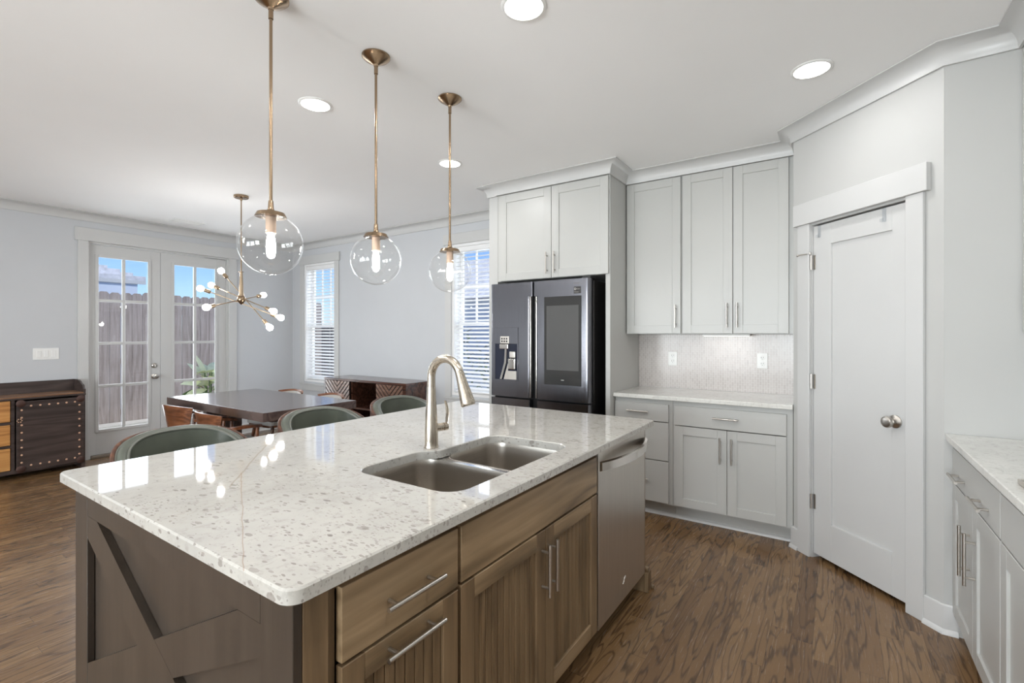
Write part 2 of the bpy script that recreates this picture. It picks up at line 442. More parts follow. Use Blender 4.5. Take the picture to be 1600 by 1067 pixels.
# ------------------------------------------------------------------ mesh helpers
class MB:
    def __init__(s, mp=None):
        s.bm = bmesh.new()
        s.mp = mp
    def box(s, x0, x1, y0, y1, z0, z1, bev=0.0, seg=2):
        x0, x1 = min(x0, x1), max(x0, x1); y0, y1 = min(y0, y1), max(y0, y1); z0, z1 = min(z0, z1), max(z0, z1)
        r = bmesh.ops.create_cube(s.bm, size=1.0)
        vs_ = r['verts']
        for v in vs_:
            v.co = Vector(((x0 + x1) / 2 + v.co.x * (x1 - x0), (y0 + y1) / 2 + v.co.y * (y1 - y0), (z0 + z1) / 2 + v.co.z * (z1 - z0)))
        if bev > 0:
            bev = min(bev, 0.45 * min(x1 - x0, y1 - y0, z1 - z0))
            es = set()
            for v in vs_:
                es.update(v.link_edges)
            bmesh.ops.bevel(s.bm, geom=list(es), offset=bev, segments=seg, profile=0.5, affect='EDGES')
        return s
    def loft(s, rings, cap0=True, cap1=True, closed=True):
        rv = [[s.bm.verts.new(Vector(p)) for p in r] for r in rings]
        for a, b in zip(rv[:-1], rv[1:]):
            n = len(a)
            for i in range(n if closed else n - 1):
                j = (i + 1) % n
                s.bm.faces.new((a[i], a[j], b[j], b[i]))
        if cap0:
            s.bm.faces.new(list(reversed(rv[0])))
        if cap1:
            s.bm.faces.new(rv[-1])
        return s
    def tube(s, path, r, seg=14, cap=True):
        P = [Vector(p) for p in path]
        rs = r if isinstance(r, (list, tuple)) else [r] * len(P)
        T = []
        for i in range(len(P)):
            a = P[max(0, i - 1)]; b = P[min(len(P) - 1, i + 1)]
            T.append((b - a).normalized())
        up = Vector((0, 0, 1)) if abs(T[0].z) < 0.9 else Vector((1, 0, 0))
        n = (up - T[0] * up.dot(T[0])).normalized()
        rings = []
        for i, p in enumerate(P):
            n = (n - T[i] * n.dot(T[i])).normalized()
            b = T[i].cross(n)
            rings.append([p + (n * math.cos(a) + b * math.sin(a)) * rs[i] for a in [2 * PI * k / seg for k in range(seg)]])
        return s.loft(rings, cap, cap)
    def lathe(s, prof, origin=(0, 0, 0), seg=32, axis='z', cap0=True, cap1=True):
        o = Vector(origin)
        rings = []
        for r, h in prof:
            ring = []
            for k in range(seg):
                a = 2 * PI * k / seg
                c, sn = math.cos(a) * r, math.sin(a) * r
                p = {'z': (c, sn, h), 'x': (h, c, sn), 'y': (c, h, sn)}[axis]
                ring.append(o + Vector(p))
            rings.append(ring)
        return s.loft(rings, cap0, cap1)
    def lathe_dir(s, prof, origin, direction, seg=20):
        q = Vector(direction).normalized().to_track_quat('Z', 'Y').to_matrix()
        o = Vector(origin)
        rings = [[o + q @ Vector((math.cos(2 * PI * k / seg) * r, math.sin(2 * PI * k / seg) * r, h)) for k in range(seg)] for r, h in prof]
        return s.loft(rings)
    def sphere(s, c, r, seg=24, rings=16, scale=(1, 1, 1)):
        bmesh.ops.create_uvsphere(s.bm, u_segments=seg, v_segments=rings, radius=r,
                                  matrix=Matrix.Translation(c) @ Matrix.Diagonal((*scale, 1)))
        return s
    def prism(s, pts, a0, a1, axis='z'):
        def m(p, a):
            return {'z': (p[0], p[1], a), 'y': (p[0], a, p[1]), 'x': (a, p[0], p[1])}[axis]
        return s.loft([[m(p, a0) for p in pts], [m(p, a1) for p in pts]])
    def sweep2d(s, path, prof):
        """profile (d to the right of the path, z) swept along a mitred plan polyline"""
        P = [Vector((p[0], p[1])) for p in path]
        nn = [Vector(((b - a).y, -(b - a).x)).normalized() for a, b in zip(P[:-1], P[1:])]
        rings = []
        for i, p in enumerate(P):
            if i == 0: m = nn[0]
            elif i == len(P) - 1: m = nn[-1]
            else:
                m = (nn[i - 1] + nn[i]) / (1 + nn[i - 1].dot(nn[i]))
            rings.append([(p.x + m.x * d, p.y + m.y * d, z) for d, z in prof])
        return s.loft(rings)
    def build(s, name, mat, parent=None, smooth=True, loc=None, ang=35):
        bm = s.bm
        if s.mp:
            for v in bm.verts:
                v.co = Vector(s.mp(*v.co))
        bmesh.ops.recalc_face_normals(bm, faces=bm.faces[:])
        me = bpy.data.meshes.new(name)
        bm.to_mesh(me)
        bm.free()
        mats = mat if isinstance(mat, (list, tuple)) else [mat]
        for m_ in mats:
            me.materials.append(m_)
        if smooth:
            me.shade_smooth()
            me.set_sharp_from_angle(angle=math.radians(ang))
        o = bpy.data.objects.new(name, me)
        COL.objects.link(o)
        if smooth:
            w_ = o.modifiers.new('weighted_normal', 'WEIGHTED_NORMAL')
            w_.keep_sharp = True
        if parent is not None:
            o.parent = parent
        if loc is not None:
            o.location = loc
        return o

def tag(o, label=None, cat=None, group=None, kind=None):
    if label: o['label'] = label
    if cat: o['category'] = cat
    if group: o['group'] = group
    if kind: o['kind'] = kind
    return o
def thing(name, label, cat, loc=(0, 0, 0), rotz=0.0, group=None, kind=None):
    o = bpy.data.objects.new(name, None)
    o.empty_display_size = 0.05
    COL.objects.link(o)
    o.location = loc
    o.rotation_euler = (0, 0, rotz)
    return tag(o, label, cat, group, kind)
def copy_tree(o, parent=None):
    c = o.copy()
    COL.objects.link(c)
    c.parent = parent
    for ch in list(o.children):
        copy_tree(ch, c)
    return c
def struct(o, label, cat):
    return tag(o, label, cat, kind='structure')

def rounded(pts, radii, seg=6):
    out = []
    n = len(pts)
    for i in range(n):
        p = Vector(pts[i]); a = Vector(pts[i - 1]); b = Vector(pts[(i + 1) % n])
        r = radii[i] if isinstance(radii, (list, tuple)) else radii
        if r <= 0:
            out.append((p.x, p.y)); continue
        u = (a - p).normalized(); v = (b - p).normalized()
        th = u.angle(v)
        d = min(r / math.tan(th / 2), 0.49 * (a - p).length, 0.49 * (b - p).length)
        rr = d * math.tan(th / 2)
        c = p + (u + v).normalized() * (rr / math.sin(th / 2))
        s0 = p + u * d - c; s1 = p + v * d - c
        a0 = math.atan2(s0.y, s0.x); a1 = math.atan2(s1.y, s1.x)
        da = (a1 - a0 + PI) % (2 * PI) - PI
        for k in range(seg + 1):
            t = a0 + da * k / seg
            out.append((c.x + rr * math.cos(t), c.y + rr * math.sin(t)))
    return out

# front-facing maps: (u along, d out of the face towards the viewer, z up)
def face_ny(y): return lambda u, d, z: (u, y - d, z)          # faces -y
def face_px(x): return lambda u, d, z: (x + d, u, z)          # faces +x
def face_nx(x): return lambda u, d, z: (x - d, u, z)          # faces -x

def shaker(mp, u0, u1, z0, z1, th=0.019, rail=0.062, rec=0.009):
    b = MB(mp)
    bv = 0.0015
    b.box(u0, u0 + rail, 0, th, z0, z1, bv, 1)
    b.box(u1 - rail, u1, 0, th, z0, z1, bv, 1)
    b.box(u0 + rail - 0.0004, u1 - rail + 0.0004, 0.0003, th - 0.0001, z0, z0 + rail, bv, 1)
    b.box(u0 + rail - 0.0004, u1 - rail + 0.0004, 0.0003, th - 0.0001, z1 - rail, z1, bv, 1)
    b.box(u0 + rail - 0.002, u1 - rail + 0.002, 0.001, th - rec, z0 + rail - 0.002, z1 - rail + 0.002)
    return b
def slab(mp, u0, u1, z0, z1, th=0.019):
    return MB(mp).box(u0, u1, 0, th, z0, z1, 0.002, 2)
def pull(mp, u, z, length, vertical, d0=0.019, stand=0.032, r=0.006):
    b = MB(mp)
    h = length / 2
    if vertical:
        b.tube([(u, d0 + stand, z - h), (u, d0 + stand, z + h)], r, 12)
        for s in (-1, 1):
            b.tube([(u, d0 + 0.0005, z + s * h * 0.68), (u, d0 + stand, z + s * h * 0.68)], r * 0.8, 10)
    else:
        b.tube([(u - h, d0 + stand, z), (u + h, d0 + stand, z)], r, 12)
        for s in (-1, 1):
            b.tube([(u + s * h * 0.68, d0 + 0.0005, z), (u + s * h * 0.68, d0 + stand, z)], r * 0.8, 10)
    return b
def carcass(mp, u0, u1, z0, z1, depth, toe=0.0, t=0.018, frame=0.045):
    """open-topped cabinet box behind the fronts: sides, back, floor, face frame"""
    b = MB(mp)
    b.box(u0, u0 + t, -depth, -0.001, z0, z1)
    b.box(u1 - t, u1, -depth, -0.001, z0, z1)
    b.box(u0 + t, u1 - t, -depth, -depth + 0.01, z0, z1)
    b.box(u0 + t, u1 - t, -depth + 0.01, -0.001, z0, z0 + t)
    b.box(u0 + t, u1 - t, -0.02, -0.001, z1 - 0.035, z1)
    if frame > t:
        b.box(u0 + t, u0 + frame, -0.019, -0.001, z0 + t, z1 - 0.035)
        b.box(u1 - frame, u1 - t, -0.019, -0.001, z0 + t, z1 - 0.035)
    if toe > 0:
        b.box(u0, u1, -0.095, -0.075, 0.0, z0 - 0.0005)
    return b

# ------------------------------------------------------------------ setting: room shell
XL, XR, YB = -6.77, 1.06, 4.16
XWING = -2.6
def wall_strip(b, p0, p1, z0, z1, thick):
    """block along p0-p1, thickness to the LEFT of the direction"""
    a = Vector(p0); c = Vector(p1)
    t = (c - a).normalized(); n = Vector((-t.y, t.x)) * thick
    b.prism([(a.x, a.y), (c.x, c.y), (c.x + n.x, c.y + n.y), (a.x + n.x, a.y + n.y)], z0, z1)
def wall(name, p0, p1, thick, holes, mat, label, z1=CEIL):
    a = Vector(p0); c = Vector(p1); L = (c - a).length; t = (c - a).normalized()
    b = MB()
    u = 0.0
    for h0, h1, hz0, hz1 in sorted(holes):
        wall_strip(b, a + t * u, a + t * h0, 0, z1, thick)
        if hz0 > 0.001:
            wall_strip(b, a + t * h0, a + t * h1, 0, hz0, thick)
        wall_strip(b, a + t * h0, a + t * h1, hz1, z1, thick)
        u = h1
    wall_strip(b, a + t * u, c, 0, z1, thick)
    return struct(b.build(name, mat, smooth=False), label, 'wall')

fl = MB().box(XL - 0.15, XR + 0.15, REAR_Y - 0.15, YB + 0.15, -0.1, 0.0).build('floor', M['floor'], smooth=False)
struct(fl, 'dark stained oak plank floor running the length of the room', 'floor')
ce = MB().box(XL - 0.15, XR + 0.15, REAR_Y - 0.15, YB + 0.15, CEIL, CEIL + 0.12).build('ceiling', M['ceil'], smooth=False)
struct(ce, 'flat white painted ceiling over kitchen and dining room', 'ceiling')

FD0, FD1, FDZ = 1.775, 3.24, 2.385          # french door opening along y
wall('wall_left', (XL, REAR_Y), (XL, YB), 0.15, [(FD0 - REAR_Y, FD1 - REAR_Y, 0, FDZ)], M['wall_daylit'],
     'pale grey wall with the french doors in it')
W1 = (-6.47, -5.745, 0.68, 2.385)
W2 = (-3.62, -2.895, 0.68, 2.385)
wall('wall_back', (XL, YB), (XR, YB), 0.15,
     [(W1[0] - XL, W1[1] - XL, W1[2], W1[3]), (W2[0] - XL, W2[1] - XL, W2[2], W2[3])], M['wall_daylit'],
     'pale grey wall with two blind covered windows')
struct(MB().box(XWING, -2.505, 3.50, YB, 0, CEIL).build('wall_wing', M['wall'], smooth=False), 'short white stub wall left of the refrigerator', 'wall')
wall('wall_return', (-0.222, YB - 0.001), (-0.222, 3.582), 0.02, [], M['wall'], 'narrow return wall at the right end of the back counter')
DG0 = Vector((-0.222, 3.582)); DG1 = Vector((0.416, 2.944))
def du(u): return u + 2.690                                      # diagonal wall parameter -> distance from its left corner
DO0, DO1, DOZ = du(-2.548), du(-1.952), 2.04
wall('wall_pantry', DG0, DG1, 0.11, [(DO0, DO1, 0, DOZ)], M['wall'], 'diagonal white wall holding the pantry door')
wall('wall_side', (0.416, 2.944), (XR - 0.001, 2.944), 0.1, [], M['wall'], 'short grey wall between pantry corner and right counter')
wall('wall_right', (XR, YB), (XR, REAR_Y), 0.12, [], M['wall'], 'white wall behind the right counter')
wall('wall_rear', (XR, REAR_Y), (XL, REAR_Y), 0.15, [(XR - b, XR - a, 0.65, 2.25) for a, b in ADDED_REAR_WIN], M['wall'],
     'living room wall with three windows added for fill light behind the viewer')
for i, (a, b) in enumerate(ADDED_REAR_WIN):  # windows added out of view to carry the fill lamps
    r = thing('window_%d' % (i + 3), 'plain window added behind the viewer to let in fill light', 'window', ((a + b) / 2, REAR_Y, 0.65), kind='structure')
    h = (b - a) / 2
    f = MB()
    for x0, x1, z0, z1 in ((-h, -h + 0.05, 0, 1.6), (h - 0.05, h, 0, 1.6), (-h + 0.05, h - 0.05, 0, 0.05), (-h + 0.05, h - 0.05, 1.55, 1.6), (-h + 0.05, h - 0.05, 0.78, 0.82)):
        f.box(x0, x1, -0.10, -0.05, z0, z1)
    f.build('window_frame', M['trim'], r, smooth=False)
    MB().box(-h + 0.05, h - 0.05, -0.077, -0.073, 0.05, 1.55).build('glass_pane', M['glass'], r, smooth=False)

# crown moulding, one mitred run
cz = 2.60
cove = [(0.0, cz), (0.012, cz), (0.014, cz + 0.012)]
for k in range(9):
    a = (PI / 2) * k / 8
    cove.append((0.014 + 0.066 * (1 - math.cos(a)), cz + 0.012 + 0.068 * math.sin(a)))
cove += [(0.088, CEIL - 0.008), (0.088, CEIL - 0.001), (0.0, CEIL - 0.001)]
e = 0.001
cr = MB().sweep2d([(XL + e, REAR_Y + e), (XL + e, YB - e), (XWING - e, YB - e), (XWING - e, 3.498), (-2.502, 3.498), (-2.502, 3.478), (-1.438, 3.478), (-1.438, 3.828),
                   (-0.222 - e, 3.828), (-0.223, 3.581), (0.4155, 2.9425), (0.667, 2.9425), (0.667, -0.9)], cove)
struct(cr.build('trim_1', M['trim'], ang=50), 'white cove crown moulding around the ceiling', 'moulding')

def base_run(name, path, label):
    prof = [(0.0, 0.0), (0.026, 0.0), (0.024, 0.012), (0.016, 0.02), (0.014, 0.022), (0.014, 0.125), (0.008, 0.133), (0.0, 0.133)]
    return struct(MB().sweep2d(path, prof).build(name, M['trim'], ang=40), label, 'baseboard')
dt = (DG1 - DG0).normalized()
def dpt(s): 
    p = DG0 + dt * s
    return (p.x, p.y)
base_run('baseboard_left', [(XL + e, FD1 + 0.105), (XL + e, YB - e), (XWING - e, YB - e), (XWING - e, 3.51)], 'white baseboard along the dining room walls')
base_run('baseboard_front', [(XL + e, REAR_Y + e), (XL + e, 0.25)], 'white baseboard along the left wall')
dn = Vector((-dt.y, dt.x)) * -0.001                                # 1 mm into the room
def dpe(s):
    p = DG0 + dt * s + dn
    return (p.x, p.y)
base_run('baseboard_pantry', [dpe(du(-1.868) + 0.001), (0.4158, 2.9424), (0.463, 2.9424)], 'white baseboard right of the pantry door')
base_run('baseboard_corner', [(-0.2225, 3.60), (-0.2227, 3.5812), dpe(du(-2.637) - 0.001)], 'short white baseboard left of the pantry door')

# ------------------------------------------------------------------ windows with blinds
def window(n, W, label):
    x0, x1, z0, z1 = W
    r = thing('window_%d' % n, label, 'window', ((x0 + x1) / 2, YB, z0), kind='structure')
    h = (x1 - x0) / 2; H = z1 - z0
    f = MB()
    for a in ((-h, -h + 0.03), (h - 0.03, h)):
        f.box(a[0], a[1], 0.002, 0.148, 0, H)
    f.box(-h + 0.03, h - 0.03, 0.002, 0.148, H - 0.03, H)
    f.box(-h + 0.03, h - 0.03, 0.002, 0.148, 0, 0.03)
    f.build('window_frame', M['vinyl'], r, smooth=False)
    mid = 1.485 - z0
    a, b = -h + 0.031, h - 0.031
    def sash(zz0, zz1, y, nm):
        s = MB()
        s.box(a, a + 0.035, y, y + 0.03, zz0, zz1); s.box(b - 0.035, b, y, y + 0.03, zz0, zz1)
        s.box(a + 0.035, b - 0.035, y, y + 0.03, zz0, zz0 + 0.04); s.box(a + 0.035, b - 0.035, y, y + 0.03, zz1 - 0.04, zz1)
        so = s.build(nm, M['vinyl'], r, smooth=False)
        MB().box(a + 0.036, b - 0.036, y + 0.013, y + 0.017, zz0 + 0.041, zz1 - 0.041).build('glass_pane', M['glass'], so, smooth=False)
        return so
    sash(0.031, mid + 0.02, 0.090, 'lower_sash')
    up = sash(mid - 0.02, H - 0.031, 0.117, 'upper_sash')
    g = MB()
    gz0, gz1 = mid + 0.021, H - 0.072
    gm = (gz0 + gz1) / 2
    for k in (1, 2):
        xx = a + 0.036 + (b - a - 0.072) * k / 3
        g.box(xx - 0.011, xx + 0.011, 0.117, 0.128, gz0, gm - 0.011); g.box(xx - 0.011, xx + 0.011, 0.117, 0.128, gm + 0.011, gz1)
    g.box(a + 0.036, b - 0.036, 0.117, 0.128, gm - 0.011, gm + 0.011)
    g.build('muntin_grid', M['vinyl'], up, smooth=False)
    c = MB()
    cw = 0.09
    c.box(-h - cw, -h, -0.018, -0.001, -0.02, H, 0.002, 1); c.box(h, h + cw, -0.018, -0.001, -0.02, H, 0.002, 1)
    c.box(-h - cw - 0.022, h + cw + 0.022, -0.026, -0.001, H, H + 0.118, 0.002, 1)
    c.build('window_casing', M['trim'], r, smooth=False)
    sl = MB()
    sl.box(-h - cw - 0.01, h + cw + 0.01, -0.03, -0.001, -0.045, -0.021, 0.003, 1)
    sl.box(-h - cw, h + cw, -0.018, -0.001, -0.125, -0.046, 0.002, 1)
    sl.build('window_sill', M['trim'], r, smooth=False)
    # blind
    bl = thing('window_blind', '', 'blind', ((x0 + x1) / 2, YB + 0.045, z0 + 0.031), group='white slatted window blinds')
    w = h - 0.034
    MB().box(-w, w, -0.03, 0.03, H - 0.115, H - 0.062, 0.003, 1).build('headrail', M['blind'], bl, smooth=False)
    s = MB()
    z = 0.055
    while z < H - 0.13:
        ct, sn_ = 0.025 * math.cos(0.38), 0.025 * math.sin(0.38)
        s.loft([[(x_, -ct, z - sn_ - 0.0014), (x_, ct, z + sn_ - 0.0014), (x_, ct, z + sn_ + 0.0014), (x_, -ct, z - sn_ + 0.0014)] for x_ in (-w + 0.003, w - 0.003)])
        z += 0.0445
    s.build('slats', M['blind'], bl, smooth=False)
    MB().box(-w + 0.003, w - 0.003, -0.026, 0.026, 0.004, 0.02, 0.003, 1).build('bottom_rail', M['blind'], bl, smooth=False)
    cd = MB()
    for xx in (-w * 0.66, w * 0.66):
        for yy in (-0.0275, 0.0275):
            cd.tube([(xx, yy, 0.021), (xx, yy, H - 0.116)], 0.0012, 6)
    cd.build('ladder_cord', M['blind'], bl)
    wd = MB().tube([(-w + 0.05, -0.034, H * 0.45), (-w + 0.05, -0.034, H - 0.116)], 0.003, 8)
    wd.build('tilt_wand', M['clear_plastic'], bl)
    return r, bl
_, b1 = window(1, W1, 'white double hung window left of the credenza')
_, b2 = window(2, W2, 'white double hung window left of the refrigerator')
b1['label'] = 'white slatted blind in the window nearer the french doors'
b2['label'] = 'white slatted blind in the window beside the refrigerator'

# ------------------------------------------------------------------ french doors
fc = MB(face_px(XL))
for a in ((FD0 - 0.09, FD0), (FD1, FD1 + 0.10)):
    fc.box(a[0], a[1], 0.001, 0.02, 0.0, FDZ, 0.002, 1)
fc.box(FD0 - 0.115, FD1 + 0.125, 0.001, 0.028, FDZ, FDZ + 0.14, 0.002, 1)
struct(fc.build('trim_2', M['trim'], smooth=False), 'white flat casing around the french doors', 'door casing')
jb = MB(face_px(XL))
jb.box(FD0 + 0.0005, FD0 + 0.02, -0.149, 0.0, 0.0, FDZ - 0.001); jb.box(FD1 - 0.02, FD1 - 0.0005, -0.149, 0.0, 0.0, FDZ - 0.001)
jb.box(FD0 + 0.02, FD1 - 0.02, -0.149, 0.0, FDZ - 0.02, FDZ - 0.0005)
struct(jb.build('trim_3', M['trim'], smooth=False), 'white jamb lining of the french doors', 'door jamb')
th = MB(face_px(XL)).box(FD0 + 0.021, FD1 - 0.021, -0.149, 0.015, 0.0, 0.028, 0.004, 2).build('trim_4', M['threshold'])
struct(th, 'bronze threshold under the french doors', 'threshold')
def french(n, y0, y1, g0, g1, label, knob):
    gz0, gz1 = 0.308, 2.225
    r = thing('door_%d' % n, label, 'door', (XL - 0.03, (y0 + y1) / 2, 0.03), kind='structure')
    yc = (y0 + y1) / 2
    mp = lambda u, d, z: (d, u - yc, z - 0.03)
    top = FDZ - 0.024
    d = MB(mp)
    d.box(y0, g0 - 0.025, -0.044, 0, 0.031, top, 0.001, 1); d.box(g1 + 0.025, y1, -0.044, 0, 0.031, top, 0.001, 1)
    d.box(g0 - 0.025, g1 + 0.025, -0.044, 0, 0.031, gz0 - 0.025); d.box(g0 - 0.025, g1 + 0.025, -0.044, 0, gz1 + 0.025, top)
    d.build('door_slab', M['trim'], r, smooth=False)
    m = MB(mp)
    for a, b, z0, z1 in ((g0 - 0.032, g0, gz0 - 0.032, gz1 + 0.032), (g1, g1 + 0.032, gz0 - 0.032, gz1 + 0.032)):
        m.box(a, b, 0.0005, 0.012, z0, z1, 0.004, 2)
    m.box(g0, g1, 0.0005, 0.012, gz0 - 0.032, gz0, 0.004, 2); m.box(g0, g1, 0.0005, 0.012, gz1, gz1 + 0.032, 0.004, 2)
    m.build('glazing_bead', M['trim'], r)
    g = MB(mp)
    mid = (g0 + g1) / 2
    g.box(mid - 0.016, mid + 0.016, -0.018, 0.002, gz0, gz1, 0.003, 1)
    for k in (1, 2, 3):
        z = gz0 + (gz1 - gz0) * k / 4
        g.box(g0, g1, -0.017, 0.001, z - 0.016, z + 0.016, 0.003, 1)
    g.build('muntin_grid', M['trim'], r, smooth=False)
    MB(mp).box(g0 - 0.024, g1 + 0.024, -0.026, -0.0195, gz0 - 0.024, gz1 + 0.024).build('glass_pane', M['glass'], r, smooth=False)
    if knob:
        k = MB(mp).lathe([(0.032, 0.0005), (0.032, 0.006), (0.013, 0.012), (0.012, 0.032), (0.024, 0.04), (0.029, 0.052), (0.025, 0.064), (0.012, 0.069)], (2.402, 0, 0.863), 24, 'y')
        k.build('door_knob', M['nickel'], r)
        k = MB(mp).lathe([(0.03, 0.0005), (0.03, 0.008), (0.022, 0.016), (0.02, 0.018)], (2.402, 0, 0.994), 24, 'y')
        k.box(2.398, 2.406, 0.018, 0.03, 0.978, 1.01, 0.002, 1)
        k.build('deadbolt', M['nickel'], r)
    return r
french(1, FD0 + 0.022, 2.462, 1.872, 2.332, 'left white french door with eight panes and a nickel knob', True)
french(2, 2.466, FD1 - 0.022, 2.61, 3.078, 'right white french door with eight panes behind the chandelier', False)

# ------------------------------------------------------------------ pantry door (diagonal)
ang = math.atan2(dt.y, dt.x)
def diag_root(name, label, cat, kind=None):
    return thing(name, label, cat, (DG0.x, DG0.y, 0), ang, kind=kind)   # local x along the wall, -y into the room
mpd = lambda u, d, z: (u, -d, z)
r = diag_root('trim_5', 'white flat casing with tall header around the pantry door', 'door casing', 'structure')
c = MB(mpd)
c.box(du(-2.637), DO0, 0.001, 0.019, 0, DOZ + 0.008, 0.002, 1); c.box(DO1, du(-1.867), 0.001, 0.019, 0, DOZ + 0.008, 0.002, 1)
c.build('side_casing', M['trim'], r, smooth=False)
MB(mpd).box(du(-2.662), du(-1.842), 0.001, 0.03, DOZ + 0.0085, DOZ + 0.142, 0.002, 1).build('header_casing', M['trim'], r, smooth=False)
j = MB(mpd)
j.box(DO0 + 0.0005, DO0 + 0.003, -0.1, 0.0, 0, DOZ - 0.0005); j.box(DO1 - 0.003, DO1 - 0.0005, -0.1, 0.0, 0, DOZ - 0.0005)
j.box(DO0 + 0.003, DO1 - 0.003, -0.1, 0.0, DOZ - 0.003, DOZ - 0.0005)
j.build('jamb', M['trim'], r, smooth=False)
r = diag_root('door_3', 'white single panel pantry door with satin knob', 'door', 'structure')
a, b_ = DO0 + 0.006, DO1 - 0.006
mpp = lambda u, d, z: (u, 0.047 - d, z)
s = MB(mpp)
pu0, pu1, pz0, pz1 = du(-2.418), du(-2.045), 0.245, 1.905
s.box(a, pu0, 0, 0.035, 0.028, DOZ - 0.012, 0.0015, 1); s.box(pu1, b_, 0, 0.035, 0.028, DOZ - 0.012, 0.0015, 1)
s.box(pu0, pu1, 0.0002, 0.0348, 0.028, pz0, 0.0012, 1); s.box(pu0, pu1, 0.0002, 0.0348, pz1, DOZ - 0.012, 0.0012, 1)
s.box(pu0 - 0.002, pu1 + 0.002, 0.008, 0.023, pz0 - 0.002, pz1 + 0.002)
s.build('door_slab', M['trim'], r, smooth=False)
k = MB(mpp).lathe([(0.033, 0.0355), (0.033, 0.042), (0.014, 0.05), (0.013, 0.066), (0.024, 0.073), (0.030, 0.086), (0.027, 0.098), (0.014, 0.104)], (du(-2.025), 0, 0.925), 28, 'y')
k.build('door_knob', M['nickel'], r)
for z in (1.81, 1.08, 0.345):
    h_ = MB(mpd)
    h_.tube([(DO0 + 0.004, 0.004, z - 0.045), (DO0 + 0.004, 0.004, z + 0.045)], 0.0065, 12)
    h_.box(DO0 + 0.007, DO0 + 0.022, -0.0115, -0.009, z - 0.044, z + 0.044)
    h_.build('hinge', M['nickel'], r)
# hinge pin stop and two clear hooks over the door
hs = MB(mpd).tube([(DO0 - 0.004, 0.026, 1.862), (DO0 - 0.03, 0.04, 1.862), (DO0 - 0.055, 0.045, 1.86)], 0.0035, 10)
hs.lathe([(0.008, 0), (0.008, 0.012)], (DO0 + 0.004, 0.012, 1.858), 12, 'z')
hs.sphere((DO0 - 0.058, 0.045, 1.86), 0.008, 12, 8)
o = hs.build('door_stop', M['nickel']); o.location = (DG0.x, DG0.y, 0); o.rotation_euler = (0, 0, ang)
tag(o, 'small metal hinge pin stop at top hinge of pantry door', 'door stop')
for u, lb in ((du(-2.498), 'small clear hook over the pantry door top near the hinges'), (du(-2.085), 'small clear hook over the pantry door top above the knob side')):
    h_ = MB(mpp)
    h_.box(u - 0.011, u + 0.011, 0.0355, 0.0385, 1.955, 2.0325, 0.001, 1)
    h_.box(u - 0.011, u + 0.011, 0.003, 0.0355, 2.0295, 2.0325)
    h_.box(u - 0.011, u + 0.011, 0.0385, 0.055, 1.955, 1.958, 0.001, 1)
    h_.box(u - 0.011, u + 0.011, 0.052, 0.055, 1.958, 1.972, 0.001, 1)
    o = h_.build('over_door_hook', M['clear_plastic'], smooth=False); o.location = (DG0.x, DG0.y, 0); o.rotation_euler = (0, 0, ang)
    tag(o, lb, 'hook', 'clear hooks over the pantry door')

# ------------------------------------------------------------------ back run cabinets
def root_mp(mp, loc):
    L = Vector(loc)
    return lambda u, d, z: tuple(Vector(mp(u, d, z)) - L)
YF = 3.60                                                # face of base cabinets
CT0, CT1 = 0.884, 0.914
# three drawer base
loc = (-1.225, YF, 0)
t = thing('base_cabinet', 'white base cabinet with a stack of three drawers beside the refrigerator panel', 'cabinet', loc)
mp = root_mp(face_ny(YF), loc)
carcass(mp, -1.437, -0.992, 0.105, CT0 - 0.001, 0.545, 0.07).build('cabinet_body', M['cab'], t, smooth=False)
for z0, z1, nm, zz in ((0.719, 0.848, 'drawer', 0.787), (0.431, 0.713, 'drawer', 0.575), (0.118, 0.425, 'drawer', 0.285)):
    d = slab(mp, -1.434, -1.019, z0, z1).build('drawer', M['cab'], t, smooth=False)
    pull(mp, -1.245, zz, 0.165, False).build('handle', M['nickel'], d)
# door base
loc = (-0.61, YF, 0)
t = thing('base_cabinet', 'white base cabinet with one wide drawer over two doors below the mosaic tile', 'cabinet', loc)
mp = root_mp(face_ny(YF), loc)
carcass(mp, -0.990, -0.226, 0.105, CT0 - 0.001, 0.545, 0.07).build('cabinet_body', M['cab'], t, smooth=False)
d = slab(mp, -0.976, -0.261, 0.707, 0.848).build('drawer', M['cab'], t, smooth=False)
pull(mp, -0.628, 0.783, 0.165, False).build('handle', M['nickel'], d)
for u0, u1, hu in ((-0.976, -0.6205, -0.661), (-0.6175, -0.261, -0.588)):
    d = shaker(mp, u0, u1, 0.118, 0.701, rail=0.062).build('door', M['cab'], t, smooth=False)
    pull(mp, hu, 0.563, 0.178, True).build('handle', M['nickel'], d)
q = MB(face_ny(YF)).prism([(-0.0749, 0.0), (-0.055, 0.0), (-0.057, 0.01), (-0.064, 0.017), (-0.0749, 0.02)], -1.44, -0.2265, 'x')
for v in q.bm.verts: v.co = Vector((v.co.x, v.co.y, v.co.z))
struct(q.build('trim_6', M['trim']), 'white quarter round along the toe kick of the back cabinets', 'trim')
co = MB().box(-1.438, -0.224, 3.555, 4.148, CT0, CT1, 0.004, 3).build('countertop', M['granite2'])
tag(co, 'pale speckled granite countertop on the white back cabinets', 'countertop')
bs = MB().box(-1.438, -0.224, 4.150, 4.1595, CT1 + 0.0005, 1.3695).build('backsplash', M['tile'], smooth=False)
tag(bs, 'small beige mosaic tile backsplash above the back countertop', 'backsplash')
